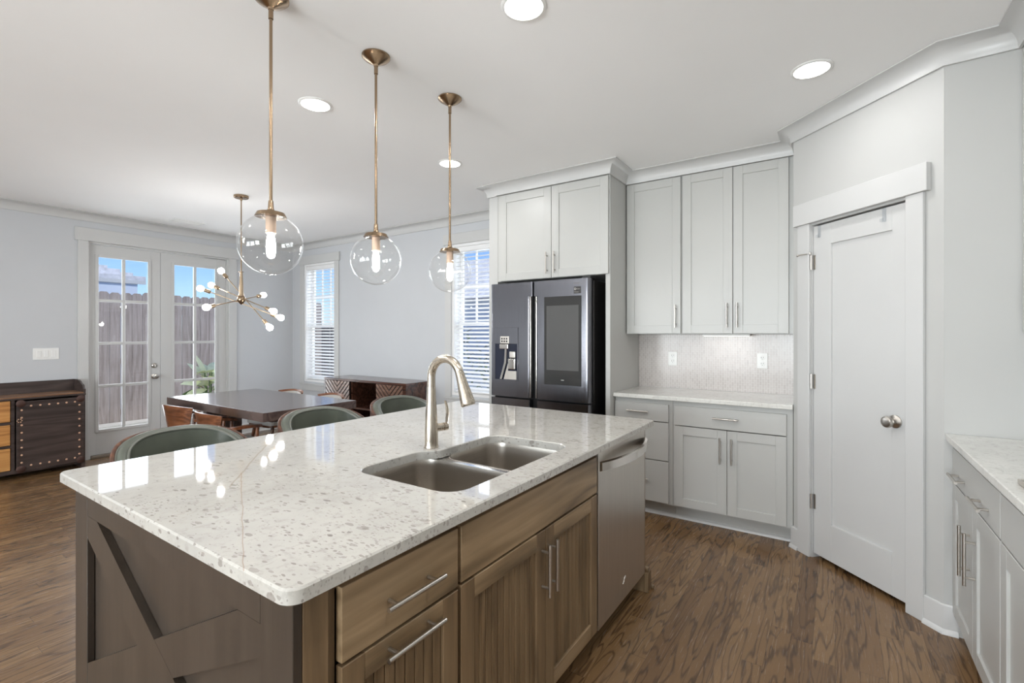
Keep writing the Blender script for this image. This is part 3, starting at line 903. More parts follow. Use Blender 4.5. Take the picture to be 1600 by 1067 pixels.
def outlet(x, label):
    r = thing('wall_outlet', label, 'outlet', (x, 4.1495, 1.105), group='white wall outlets on the mosaic tile')
    MB().box(-0.037, 0.037, -0.006, 0, 0, 0.118, 0.003, 2).build('cover_plate', M['plastic_w'], r)
    f = MB()
    for z in (0.036, 0.082):
        f.lathe([(0.0165, -0.0085), (0.0175, -0.0062)], (0, 0, z), 20, 'y')
    f.build('receptacle', M['plastic_w'], r)
    for z in (0.036, 0.082):
        sl = MB()
        sl.box(-0.008, -0.0055, -0.0092, -0.0086, z - 0.002, z + 0.008); sl.box(0.0055, 0.008, -0.0092, -0.0086, z - 0.002, z + 0.008)
        sl.box(-0.002, 0.002, -0.0092, -0.0086, z - 0.011, z - 0.007)
        sl.build('slots', M['black'], r, smooth=False)
outlet(-1.143, 'white wall outlet on the mosaic tile nearer the refrigerator')
outlet(-0.464, 'white wall outlet on the mosaic tile nearer the pantry')

# wall cabinets
YU = 3.849
def wallcab(u0, u1, doors, label):
    loc = ((u0 + u1) / 2, YU, 1.37)
    t = thing('wall_cabinet', label, 'cabinet', loc)
    mp = root_mp(face_ny(YU), loc)
    b = MB(mp).box(u0, u1, -0.30, -0.001, 1.372, 2.665)
    b.build('cabinet_body', M['cab'], t, smooth=False)
    for a, c, hu in doors:
        d = shaker(mp, a, c, 1.375, 2.597, rail=0.064).build('door', M['cab'], t, smooth=False)
        pull(mp, hu, 1.51, 0.178, True).build('handle', M['nickel'], d)
wallcab(-1.437, -0.9905, [(-1.430, -0.996, -1.032)], 'tall white wall cabinet with a single door beside the refrigerator panel')
wallcab(-0.9895, -0.226, [(-0.981, -0.6245, -0.661), (-0.6195, -0.266, -0.592)], 'tall white wall cabinet with two doors beside the pantry wall')
# under-cabinet light
t = thing('under_cabinet_light', 'slim white light bar glowing under the two door wall cabinet', 'light', (-0.70, 4.02, 1.371))
MB().box(-0.17, 0.17, -0.03, 0.03, -0.016, 0.0, 0.003, 2).build('housing', M['plastic_w'], t)
MB().box(-0.16, 0.16, -0.022, 0.022, -0.018, -0.0165).build('lens', M['strip'], t, smooth=False)
ul = light('under_cabinet_lamp', 'AREA', (-0.70, 4.03, 1.351), 0.2, shape='RECTANGLE', size=0.32, size_y=0.04, color=(1.0, 0.98, 0.97))
ul.rotation_euler = (math.radians(20), 0, 0)

# ------------------------------------------------------------------ refrigerator and surround
pn = MB().box(-1.478, -1.440, 3.502, 4.158, 0.0, 2.665, 0.001, 1).build('tall_side_panel', M['cab'], smooth=False)
tag(pn, 'tall white panel standing between the refrigerator and the counter', 'cabinet panel')
loc = (-1.97, 3.50, 1.83)
t = thing('wall_cabinet', 'white two door cabinet above the refrigerator', 'cabinet', loc)
mp = root_mp(face_ny(3.50), loc)
MB(mp).box(-2.503, -1.4785, -0.62, -0.001, 1.836, 2.665).build('cabinet_body', M['cab'], t, smooth=False)
for a, c, hu in ((-2.469, -1.9505, -1.985), (-1.9465, -1.4485, -1.912)):
    d = shaker(mp, a, c, 1.838, 2.594, rail=0.068).build('door', M['cab'], t, smooth=False)
    pull(mp, hu, 1.96, 0.178, True).build('handle', M['nickel'], d)

FL, FR, FY = -2.486, -1.549, 3.36
loc = ((FL + FR) / 2, FY, 0)
t = thing('refrigerator', 'black stainless french door refrigerator with a touch screen and dispenser', 'refrigerator', loc)
mp = root_mp(face_ny(FY), loc)                              # d positive towards the room
MB(mp).box(FL + 0.004, FR - 0.002, -0.76, -0.088, 0.012, 1.79, 0.004, 2).build('case', M['black_steel_d'], t)
MB(mp).box(FL + 0.01, FR - 0.01, -0.087, -0.06, 0.03, 1.78).build('gasket', M['black'], t, smooth=False)
def fdoor(u0, u1, z0, z1, inner, nm):
    """door with rounded outer corner and a bevelled finger grip on the inner edge (inner=+1 right side is inner)"""
    g = 0.035 if z1 > 1.0 else 0.0
    zt = 1.68
    def ring(z, grip):
        pts = []
        di = 0.03 if grip else 0.0
        ro = 0.03
        p = [(u0, -0.058), (u1, -0.058), (u1, 0.0), (u0, 0.0)]
        if inner > 0:
            p = [(u0, -0.058), (u1 - di, -0.058), (u1 - di, -0.03), (u1 - di - 0.004, 0.0), (u0, 0.0)]
            rad = [0.004, 0.004, 0.006, 0.012, ro]
        else:
            p = [(u0 + di, -0.03), (u0 + di, -0.058), (u1, -0.058), (u1, 0.0), (u0 + di + 0.004, 0.0)]
            rad = [0.006, 0.004, 0.004, ro, 0.012]
        return [(x, y, z) for x, y in rounded(p, rad, 5)]
    b = MB(mp)
    b.loft([ring(z0, True), ring(zt, True)] if z1 > 1.0 else [ring(z0, True), ring(z1, True)])
    if z1 > 1.0:
        b.loft([ring(zt + 0.0002, False), ring(z1, False)])
    return b.build(nm, M['black_steel'], t, ang=40)
dl = fdoor(FL, -2.054, 0.842, 1.80, 1, 'left_door')
dr = fdoor(-2.048, FR, 0.842, 1.80, -1, 'right_door')
fdoor(FL, -2.054, 0.07, 0.828, 1, 'lower_left_door')
fdoor(-2.048, FR, 0.07, 0.828, -1, 'lower_right_door')
for u, nm in ((-2.0795, 'left'), (-2.0225, 'right')):
    par = dl if nm == 'left' else dr
    MB(mp).box(u - 0.004, u + 0.004, -0.03, -0.002, 0.846, 1.679, 0.002, 2).build('grip_trim', M['bright_steel'], par)
MB(mp).box(-2.0755, -2.0265, -0.055, -0.05, 0.846, 1.679).build('grip_recess', M['black'], t, smooth=False)
MB(mp).box(FR - 0.07, FR - 0.002, -0.12, -0.02, 1.801, 1.815, 0.004, 2).build('hinge_cover', M['black'], t)
# touch screen
sc_ = MB(mp).box(-1.944, -1.616, 0.0005, 0.004, 0.968, 1.668, 0.002, 1).build('touch_screen', M['screen'], dr)
MB(mp).box(-1.922, -1.638, 0.0042, 0.0048, 1.084, 1.596).build('display', M['screen_in'], sc_, smooth=False)
MB(mp).box(-1.79, -1.765, 0.0042, 0.0048, 1.006, 1.009).build('screen_logo', M['label_white'], sc_, smooth=False)
# dispenser
dp = MB(mp)
u0, u1, z0, z1 = -2.442, -2.196, 0.973, 1.425
zr = 1.288
dp.box(u0, u1, 0.0005, 0.004, zr, z1, 0.0015, 1)
for x0, x1, y0, y1 in ((u0, u0 + 0.012, z0, zr), (u1 - 0.008, u1, z0, zr), (u0 + 0.012, u1 - 0.008, z0, z0 + 0.012)):
    dp.box(x0, x1, 0.0005, 0.004, y0, y1)
dpo = dp.build('water_dispenser', M['black_steel'], dl, smooth=False)
MB(mp).box(u0 + 0.0125, u1 - 0.0085, 0.0005, 0.0015, z0 + 0.0125, zr - 0.0005).build('recess', M['navy'], dpo, smooth=False)
ch = MB(mp)
ch.prism([(-2.318, 1.25), (-2.30, 1.25), (-2.305, 1.13), (-2.35, 0.99), (-2.37, 0.99), (-2.325, 1.13)], 0.0018, 0.02, 'y')
ch.build('ice_chute_edge', M['bright_steel'], dpo)
ch = MB(mp)
ch.prism([(-2.296, 1.06), (-2.21, 1.06), (-2.21, 0.988), (-2.34, 0.988), (-2.297, 1.12)], 0.0018, 0.006, 'y')
ch.build('back_wall', M['steel'], dpo)
MB(mp).box(-2.28, -2.212, 0.002, 0.03, 1.075, 1.165, 0.006, 2).build('dispenser_paddle', M['bright_steel'], dpo)
MB(mp).box(-2.272, -2.215, 0.002, 0.022, 1.17, 1.225, 0.006, 2).build('dispenser_spout', M['steel'], dpo)
MB(mp).box(-2.37, -2.285, 0.0045, 0.024, 1.245, 1.285, 0.004, 2).build('control_pod', M['bright_steel'], dpo)
cp = MB(mp).box(-2.372, -2.283, 0.0045, 0.012, 1.29, 1.352, 0.006, 2).build('control_pad', M['steel'], dpo)
kx = MB(mp)
for i in range(3):
    for j_ in range(2):
        kx.box(-2.36 + i * 0.024, -2.345 + i * 0.024, 0.0122, 0.0128, 1.302 + j_ * 0.022, 1.316 + j_ * 0.022)
kx.build('control_icons', M['label_black'], cp, smooth=False)
# maker's mark and energy sticker
def text(body, size, parent, mat, loc3, rot=(PI / 2, 0, 0), name='lettering', sx=1.0):
    cu = bpy.data.curves.new(name, 'FONT')
    cu.body = body
    cu.size = size
    cu.extrude = 0.0003
    o_ = bpy.data.objects.new(name, cu)
    COL.objects.link(o_)
    bpy.context.view_layer.update()
    me = bpy.data.meshes.new_from_object(o_.evaluated_get(bpy.context.evaluated_depsgraph_get()))
    bpy.data.objects.remove(o_)
    me.materials.clear()
    me.materials.append(mat)
    o_ = bpy.data.objects.new(name, me)
    COL.objects.link(o_)
    o_.parent = parent
    o_.location = loc3
    o_.rotation_euler = rot
    o_.scale = (sx, 1, 1)
    return o_
st = MB(mp).box(-1.68, -1.620, 0.0005, 0.0012, 1.685, 1.738).build('energy_sticker', M['label_black'], dr, smooth=False)
def lp(u, d, z): return Vector(mp(u, d, z))
text('D', 0.024, st, M['label_white'], lp(-1.6765, 0.0014, 1.712))
text('Glm', 0.016, st, M['label_grey'], lp(-1.655, 0.0014, 1.715))
text('Motor', 0.014, st, M['label_grey'], lp(-1.675, 0.0014, 1.692))
text('SAMSUNG', 0.012, dr, M['label_grey'], lp(-1.683, 0.0006, 1.760), sx=1.0)

# ------------------------------------------------------------------ right run
XF = 0.462
def right_base(y0, y1, label, two_pulls):
    loc = (XF, (y0 + y1) / 2, 0)
    t = thing('base_cabinet', label, 'cabinet', loc)
    mp = root_mp(face_nx(XF), loc)
    carcass(mp, y0, y1, 0.105, CT0 - 0.001, 0.59, 0.07).build('cabinet_body', M['cab'], t, smooth=False)
    d = slab(mp, y0 + 0.004, y1 - 0.004, 0.707, 0.855).build('drawer', M['cab'], t, smooth=False)
    L = y1 - y0
    for yy in ((y0 + L * 0.26, y0 + L * 0.75) if two_pulls else (() if two_pulls is None else ((y0 + y1) / 2,))):
        pull(mp, yy, 0.757, 0.165, False).build('handle', M['nickel'], d)
    m = (y0 + y1) / 2 - 0.006
    for a, c, hu in ((y0 + 0.004, m - 0.0015, m - 0.045), (m + 0.0015, y1 - 0.004, m + 0.048)):
        d = shaker(mp, a, c, 0.108, 0.700, rail=0.062).build('door', M['cab'], t, smooth=False)
        pull(mp, hu, 0.505, 0.2, True).build('handle', M['nickel'], d)
right_base(2.170, 2.928, 'white base cabinet right of the pantry with two pulls on its wide drawer', True)
right_base(1.230, 2.168, 'white base cabinet under the cooktop at the right edge', None)
right_base(0.55, 1.228, 'white base cabinet right of the viewer below the counter', False)
fi = MB().box(XF, XF + 0.57, 2.9285, 2.942, 0.0, CT0 - 0.001).build('filler_strip', M['cab'], smooth=False)
tag(fi, 'narrow white filler strip between right cabinet and pantry corner wall', 'filler')
co = MB().box(0.42, XR - 0.001, 0.55, 2.9405, CT0, CT1, 0.004, 3).build('countertop', M['granite2'])
tag(co, 'pale granite countertop along the right wall', 'countertop')
t = thing('cooktop', 'black glass cooktop with steel edge on the right counter', 'cooktop', (0.74, 1.70, CT1))
MB().box(-0.27, 0.27, -0.37, 0.37, 0.0005, 0.008, 0.002, 1).build('glass_top', M['cook_glass'], t)
f = MB()
f.box(-0.278, -0.271, -0.377, 0.377, 0.0005, 0.016, 0.002, 1); f.box(0.271, 0.278, -0.377, 0.377, 0.0005, 0.016, 0.002, 1)
f.box(-0.271, 0.271, 0.3705, 0.377, 0.0005, 0.016, 0.002, 1); f.box(-0.271, 0.271, -0.377, -0.3705, 0.0005, 0.016, 0.002, 1)
f.build('steel_edge', M['steel'], t)
loc = (0.687, 2.3, 1.37)
t = thing('wall_cabinet', 'white wall cabinet at the right edge above the right counter', 'cabinet', loc)
mp = root_mp(face_nx(0.687), loc)
MB(mp).box(2.17, 2.940, -0.371, -0.001, 1.372, 2.665).build('cabinet_body', M['cab'], t, smooth=False)
for a, c, hu in ((2.173, 2.554, 2.51), (2.557, 2.936, 2.60)):
    d = shaker(mp, a, c, 1.375, 2.597, rail=0.064).build('door', M['cab'], t, smooth=False)
    pull(mp, hu, 1.51, 0.178, True).build('handle', M['nickel'], d)

# ------------------------------------------------------------------ island
IX0, IX1, IY0, IY1 = -2.140, -0.797, 0.482, 2.545
XI = -0.855                                                     # face-frame plane, fronts stand 2 cm proud
outer = rounded([(IX0, IY0), (IX1, IY0), (IX1, IY1), (IX0, IY1)], [0.03, 0.035, 0.025, 0.025], 8)
outer_in = rounded([(IX0 + 0.004, IY0 + 0.004), (IX1 - 0.004, IY0 + 0.004), (IX1 - 0.004, IY1 - 0.004), (IX0 + 0.004, IY1 - 0.004)], [0.026, 0.031, 0.021, 0.021], 8)
HP = [(-1.345, 1.040), (-0.900, 1.040), (-0.900, 1.775), (-1.288, 1.775), (-1.288, 1.405), (-1.345, 1.345)]
def hole(off):
    q_ = [(-1.345 - off, 1.040 - off), (-0.900 + off, 1.040 - off), (-0.900 + off, 1.775 + off), (-1.288 - off, 1.775 + off), (-1.288 - off, 1.405), (-1.345 - off, 1.345)]
    return rounded(q_, [0.075, 0.075, 0.075, 0.075, 0.06, 0.06], 8)
def counter_with_hole():
    b = MB()
    bm = b.bm
    zt, zb = 0.914, 0.882
    def ringv(pts, z): return [bm.verts.new((x, y, z)) for x, y in pts]
    o_t = ringv(outer_in, zt); o_m = ringv(outer, zt - 0.004); o_b = ringv(outer, zb + 0.003); o_u = ringv(outer_in, zb)
    h0, h1 = hole(0.003), hole(0.0)
    h_t = ringv(h0, zt); h_m = ringv(h1, zt - 0.003); h_b = ringv(h1, zb)
    def strip(A, B):
        for i in range(len(A)):
            j = (i + 1) % len(A)
            bm.faces.new((A[i], A[j], B[j], B[i]))
    strip(o_t, o_m); strip(o_m, o_b); strip(o_b, o_u); strip(h_t, h_m); strip(h_m, h_b)
    for A, B in ((o_t, h_t), (o_u, h_b)):
        es = []
        for R in (A, B):
            for i in range(len(R)):
                es.append(bm.edges.get((R[i], R[(i + 1) % len(R)])))
        bmesh.ops.triangle_fill(bm, use_beauty=True, use_dissolve=False, edges=es)
    return b
o = counter_with_hole().build('island_countertop', M['granite'], ang=30)
tag(o, 'large cream granite island countertop with brown speckles and a sink cutout', 'countertop')

# near end panel with X brace (faces the camera side, -y)
EY = 0.520
loc = (-1.4775, EY, 0)
t = thing('island_end_panel', 'shade-toned brown wood island end panel with an X brace at the near end', 'island panel', loc)
mp = root_mp(face_ny(EY + 0.02), loc)                           # d=0.02 is the front of the frame
eL, eR = -2.108, -0.896
sL, sR = -1.994, -0.960
rail_z, bot_z = 0.786, 0.245
MB(mp).box(eL + 0.003, eR - 0.003, -0.02, -0.001, 0.001, 0.8805).build('panel', M['island_shaded'], t, smooth=False)
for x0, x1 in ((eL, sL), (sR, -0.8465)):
    MB(mp).box(x0, x1, 0.0002, 0.02, 0.001, 0.8805, 0.0015, 1).build('stile', M['island_shaded'], t, smooth=False)
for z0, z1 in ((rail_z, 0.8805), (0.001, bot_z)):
    MB(mp).box(sL, sR, 0, 0.0198, z0, z1, 0.0015, 1).build('rail', M['island_shaded'], t, smooth=False)
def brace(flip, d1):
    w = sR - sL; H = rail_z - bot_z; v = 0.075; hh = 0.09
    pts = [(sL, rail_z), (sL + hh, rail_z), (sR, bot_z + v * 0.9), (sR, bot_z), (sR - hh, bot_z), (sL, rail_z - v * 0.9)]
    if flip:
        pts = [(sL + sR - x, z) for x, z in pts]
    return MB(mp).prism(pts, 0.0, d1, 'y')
brace(False, 0.0194).build('brace', M['island_shaded'], t, smooth=False)
brace(True, 0.0190).build('brace', M['island_shaded'], t, smooth=False)
# corner post at the near right
po = MB().box(-0.8955, -0.846, 0.5405, 0.598, 0.001, 0.8805, 0.002, 1).build('island_corner_post', M['island'], smooth=False)
tag(po, 'brown wood corner post at the near right of the island', 'post')
# drawer unit
loc = (XI, 0.80, 0)
t = thing('island_drawer_cabinet', 'brown wood island cabinet with a plain drawer over a beadboard drawer', 'cabinet', loc)
mp = root_mp(face_px(XI), loc)
carcass(mp, 0.600, 0.991, 0.105, 0.8805, 0.55, 0.07, frame=0.0).build('cabinet_body', M['island'], t, smooth=False)
d = slab(mp, 0.620, 0.985, 0.696, 0.852, 0.02).build('drawer', M['island_h'], t, smooth=False)
pull(mp, 0.808, 0.770, 0.184, False, 0.02).build('handle', M['nickel'], d)
def bead_door(mp, u0, u1, z0, z1, par, nm, th=0.02, rail=0.058):
    bv = 0.0015
    b = MB(mp)
    a, c = u0 + rail + 0.0005, u1 - rail - 0.0005
    n = max(2, round((c - a) / 0.032))
    b.box(a, c, 0.001, 0.006, z0 + rail, z1 - rail)
    for i in range(n):
        s0 = a + (c - a) * i / n; s1 = a + (c - a) * (i + 1) / n
        b.box(s0 + 0.0012, s1 - 0.0012, 0.003, 0.0115, z0 + rail, z1 - rail, 0.002, 2)
        b.box(s0 + 0.010, s0 + 0.0118, 0.0115, 0.0122, z0 + rail, z1 - rail)
    d_ = b.build(nm, M['island'], par, smooth=False)
    for x0, x1 in ((u0, u0 + rail), (u1 - rail, u1)):
        MB(mp).box(x0, x1, 0, th, z0, z1, bv, 1).build('stile', M['island'], d_, smooth=False)
    for y0, y1 in ((z0, z0 + rail), (z1 - rail, z1)):
        MB(mp).box(u0 + rail, u1 - rail, 0.0002, th - 0.0002, y0, y1, bv, 1).build('rail', M['island_h'], d_, smooth=False)
    return d_
d = bead_door(mp, 0.620, 0.985, 0.112, 0.688, t, 'drawer')
pull(mp, 0.808, 0.660, 0.184, False, 0.02).build('handle', M['nickel'], d)
# sink base
loc = (XI, 1.44, 0)
t = thing('island_sink_cabinet', 'brown wood island sink cabinet with two beadboard doors', 'cabinet', loc)
mp = root_mp(face_px(XI), loc)
b = MB(mp)
b.box(0.993, 1.011, -0.55, -0.001, 0.105, 0.8805); b.box(1.875, 1.893, -0.55, -0.001, 0.105, 0.8805)
b.box(1.011, 1.875, -0.55, -0.54, 0.105, 0.8805); b.box(1.011, 1.875, -0.54, -0.001, 0.105, 0.123)
b.box(1.011, 1.875, -0.016, -0.001, 0.66, 0.8805)
b.box(0.993, 1.893, -0.095, -0.075, 0.0, 0.1045)
b.build('cabinet_body', M['island'], t, smooth=False)
slab(mp, 0.998, 1.888, 0.700, 0.852, 0.02).build('false_front', M['island_h'], t, smooth=False)
for a, c, hu in ((0.998, 1.4515, 1.427), (1.4545, 1.888, 1.479)):
    d = bead_door(mp, a, c, 0.112, 0.692, t, 'door')
    pull(mp, hu, 0.565, 0.178, True, 0.02).build('handle', M['nickel'], d)
# dishwasher
loc = (XI, 2.205, 0)
t = thing('dishwasher', 'stainless steel dishwasher with a curved bow handle at the island end', 'dishwasher', loc)
mp = root_mp(face_px(XI), loc)
MB(mp).box(1.900, 2.504, -0.55, -0.012, 0.105, 0.872).build('tub', M['black_steel_d'], t, smooth=False)
MB(mp).box(1.903, 2.503, -0.010, 0.020, 0.105, 0.868, 0.003, 2).build('door', M['steel'], t)
def bow(z0, z1, u0=1.912, u1=2.498, bulge=0.052, th=0.012):
    rings = []
    for k in range(25):
        f_ = k / 24
        u = u0 + (u1 - u0) * f_
        dd = 0.022 + bulge * math.sin(PI * f_) ** 0.8
        rings.append([(u, dd, z0), (u, dd + th, z0 + 0.004), (u, dd + th, z1 - 0.004), (u, dd, z1)])
    return MB(mp).loft(rings)
bow(0.783, 0.826).build('handle', M['bright_steel'], t, ang=50)
lg = MB(mp)
lg.tube([(2.185, 0.0206, 0.186), (2.196, 0.0206, 0.196), (2.205, 0.0206, 0.212)], 0.0022, 8)
lg.tube([(2.200, 0.0206, 0.188), (2.203, 0.0206, 0.20), (2.213, 0.0206, 0.207), (2.216, 0.0206, 0.214)], 0.0022, 8)
lg.build('maker_mark', M['bright_steel'], t)
MB(mp).box(1.905, 2.50, -0.09, -0.075, 0.002, 0.102).build('toe_panel', M['black'], t, smooth=False)
# far end panel with base moulding
t = thing('island_end_panel', 'brown wood island end panel beyond the dishwasher', 'island panel', (-1.40, 2.527, 0))
MB().box(-0.700, 0.558, -0.019, 0.002, 0.001, 0.8805).build('panel', M['island'], t, smooth=False)
b = MB()
b.box(0.5585, 0.580, -0.019, 0.0025, 0.001, 0.104, 0.002, 1)
b.box(0.300, 0.580, 0.0025, 0.036, 0.001, 0.104, 0.003, 2)
b.box(0.300, 0.574, 0.0025, 0.028, 0.1042, 0.122, 0.004, 2)
b.box(0.300, 0.594, 0.0362, 0.052, 0.001, 0.022, 0.006, 2)
b.build('base_moulding', M['island'], t)
bp = MB().box(-1.80, -1.782, 0.5615, 2.506, 0.001, 0.8805).build('island_back_panel', M['island_shaded'], smooth=False)
tag(bp, 'brown wood back panel of the island behind the stools', 'island panel')

# sink
t = thing('sink', 'stainless undermount double bowl sink in the island', 'sink', (-1.12, 1.40, 0.68))
L = Vector((-1.12, 1.40, 0.68))
def bowl(x0, x1, y0, y1, ztop, zbot):
    def rr(off, z, r):
        return [(x - L.x, y - L.y, z - L.z) for x, y in rounded([(x0 + off, y0 + off), (x1 - off, y0 + off), (x1 - off, y1 - off), (x0 + off, y1 - off)], r, 8)]
    rings = [rr(0, ztop, 0.07), rr(0.004, ztop - 0.02, 0.068), rr(0.010, zbot + 0.035, 0.062)]
    for k in range(1, 6):
        a = PI / 2 * k / 5
        rings.append(rr(0.010 + 0.03 * (1 - math.cos(a)) + 0.002, zbot + 0.035 - 0.035 * math.sin(a), 0.055))
    rings.append(rr(0.12, zbot - 0.004, 0.03))
    outer_ = list(reversed([[(x * 1.0, y, z) for x, y, z in r_] for r_ in [rr(-0.004, ztop, 0.074), rr(-0.002, zbot + 0.02, 0.068), rr(0.04, zbot - 0.010, 0.05)]]))
    b = MB()
    b.loft(outer_ + rings, True, True)
    o_ = b.build('bowl', M['steel_sink'], t, ang=50)
    cx, cy = (x0 + x1) / 2 - L.x, (y0 + y1) / 2 - L.y
    MB().lathe([(0.045, 0.0), (0.043, 0.003), (0.03, 0.002), (0.028, -0.001), (0.002, -0.001)], (cx, cy, zbot - L.z - 0.003), 24).build('drain', M['bright_steel'], o_)
bowl(-1.349, -0.896, 1.036, 1.390, 0.881, 0.685)
bowl(-1.292, -0.896, 1.428, 1.779, 0.881, 0.690)
b = MB()
b.box(-1.349 - L.x, -0.897 - L.x, 1.3912 - L.y, 1.4272 - L.y, 0.82 - L.z, 0.8795 - L.z, 0.006, 3)
b.build('divider', M['bright_steel'], t)
for cx, cy, sx, sy in ((-1.349, 1.390, 1, -1), (-0.896, 1.390, -1, -1), (-1.292, 1.428, 1, 1), (-0.896, 1.428, -1, 1)):
    px_, py_ = cx + sx * 0.071, cy + sy * 0.071
    pts = [(cx - L.x - sx * 0.004, cy - L.y - sy * 0.002)]
    for k in range(9):
        a = PI / 2 * k / 8
        pts.append((px_ - sx * 0.0715 * math.cos(a) - L.x, py_ - sy * 0.0715 * math.sin(a) - L.y))
    pts[1] = (pts[0][0], pts[1][1]); pts[-1] = (pts[-1][0], pts[0][1])
    MB().prism(pts, 0.80 - L.z, 0.8785 - L.z).build('corner_rim', M['steel_sink'], t, smooth=False)

# faucet
fx, fy = -1.352, 1.428
t = thing('faucet', 'brushed nickel gooseneck pull-down faucet on the island', 'faucet', (fx, fy, 0.914))
MB().lathe([(0.030, 0.0005), (0.030, 0.004), (0.0275, 0.010), (0.0275, 0.03), (0.0262, 0.08), (0.023, 0.14), (0.0195, 0.19), (0.0178, 0.23), (0.0172, 0.245)], (0, 0, 0), 28).build('body', M['nickel_f'], t)
path = [(0, 0, 0.2455), (0, 0, 0.283)]
R = 0.076
for k in range(1, 17):
    a = math.radians(160) * k / 16
    path.append((R - R * math.cos(a), 0, 0.283 + R * math.sin(a)))
MB().tube(path, 0.0165, 20).build('spout', M['nickel_f'], t)
ex, ez = path[-1][0], path[-1][2]
dv = Vector((math.cos(math.radians(70)), 0, -math.sin(math.radians(70))))
MB().lathe_dir([(0.0166, 0.0008), (0.0172, 0.003), (0.0178, 0.02), (0.024, 0.08), (0.0285, 0.118), (0.0285, 0.128), (0.025, 0.134)], (ex, 0, ez), dv, 24).build('spray_head', M['nickel_f'], t)
hd = Vector((0.35, 1.0, 0)).normalized()
hv = MB().lathe_dir([(0.0165, 0.015), (0.0165, 0.052), (0.0135, 0.0525), (0.0135, 0.056), (0.0165, 0.0565), (0.0165, 0.072), (0.010, 0.076)], (0, 0, 0.077), hd, 20).build('valve', M['nickel_f'], t)
lv = MB()
p0 = hd * 0.066
rings = []
for k in range(9):
    f_ = k / 8
    c_ = p0 + hd * (0.004 + 0.016 * math.sin(f_ * 2.2) - 0.02 * f_) + Vector((0, 0, 0.083 + 0.10 * f_))
    w = 0.007 + 0.007 * math.sin(PI * min(1, 0.25 + 0.7 * f_)); th_ = 0.005 - 0.002 * f_
    side = Vector((-hd.y, hd.x, 0))
    rings.append([c_ + side * w * math.cos(a) + hd * th_ * math.sin(a) for a in [2 * PI * q / 12 for q in range(12)]])
lv.loft(rings).build('lever', M['nickel_f'], hv)

# ------------------------------------------------------------------ counter stools
def make_stool():
    t = thing('counter_stool', '', 'stool', (0, 0, 0), group='green leather stools at the island')
    # local: seat opens towards +x, back at -x
    Rr = 0.265
    def shell(r_in, r_out, z0, ztop, amax, inset=0.0):
        rings = []
        n = 36
        for k in range(n + 1):
            a = -amax + 2 * amax * k / n
            s_ = abs(a) / amax
            top = ztop - 0.20 * max(0.0, s_) ** 2.6 - inset
            zb = z0 + inset
            dx, dy = -math.cos(a), math.sin(a)
            sq = 1.0 / (abs(math.cos(a)) ** 2.6 + abs(math.sin(a)) ** 2.6) ** (1 / 2.6)
            ri, ro = r_in * sq, r_out * sq
            mid = (ri + ro) / 2; hw = (ro - ri) / 2
            ring = []
            m_ = 8
            ring.append((dx * ri, dy * ri, zb))
            for q in range(m_ + 1):
                b_a = PI * q / m_
                rr = mid - hw * math.cos(b_a)
                ring.append((dx * rr, dy * rr, top - hw * (1 - math.sin(b_a))))
            ring.append((dx * ro, dy * ro, zb))
            rings.append(ring)
        return MB().loft(rings)
    shell(Rr - 0.044, Rr - 0.004, 0.62, 0.949, math.radians(98)).build('backrest', M['leather'], t, ang=60)
    shell(Rr - 0.0035, Rr + 0.012, 0.60, 0.945, math.radians(100)).build('back_shell', M['stool_wood'], t, ang=60)
    for r_ in (Rr - 0.044, Rr - 0.006):
        pth = []
        for k in range(37):
            a = math.radians(-97 + 194 * k / 36); s_ = abs(a) / math.radians(98)
            sq = 1.0 / (abs(math.cos(a)) ** 2.6 + abs(math.sin(a)) ** 2.6) ** (1 / 2.6)
            pth.append((-math.cos(a) * r_ * sq, math.sin(a) * r_ * sq, 0.949 - 0.20 * s_ ** 2.6 - 0.013))
        MB().tube(pth, 0.0055, 8).build('piping', M['leather_w'], t)
    s = MB().prism(rounded([(-0.235, -0.21), (0.20, -0.235), (0.20, 0.235), (-0.235, 0.21)], 0.09, 6), 0.605, 0.69)
    s.build('seat', M['leather'], t)
    MB().prism(rounded([(-0.22, -0.2), (0.19, -0.22), (0.19, 0.22), (-0.22, 0.2)], 0.08, 6), 0.575, 0.604).build('seat_frame', M['stool_wood'], t)
    for sx in (-1, 1):
        for sy in (-1, 1):
            MB().tube([(sx * 0.15, sy * 0.16, 0.574), (sx * 0.20, sy * 0.21, 0.0)], [0.02, 0.013], 12).build('leg', M['stool_wood'], t)
    fr = MB()
    c4 = [(0.188, -0.198), (0.188, 0.198), (-0.188, 0.198), (-0.188, -0.198)]
    for i in range(4):
        fr.tube([(*c4[i], 0.2), (*c4[(i + 1) % 4], 0.2)], 0.008, 10)
    fr.build('footrest', M['bronze'], t)
    return t
st0 = make_stool()
for i, (y, lb) in enumerate(((0.955, 'green leather barrel stool nearest the buffet at the island back'), (1.655, 'green leather barrel stool in the middle behind the island'),
                              (2.265, 'green leather barrel stool nearest the faucet behind the island'))):
    s = st0 if i == 0 else copy_tree(st0)
    s.location = (-2.265, y, 0)
    s['label'] = lb

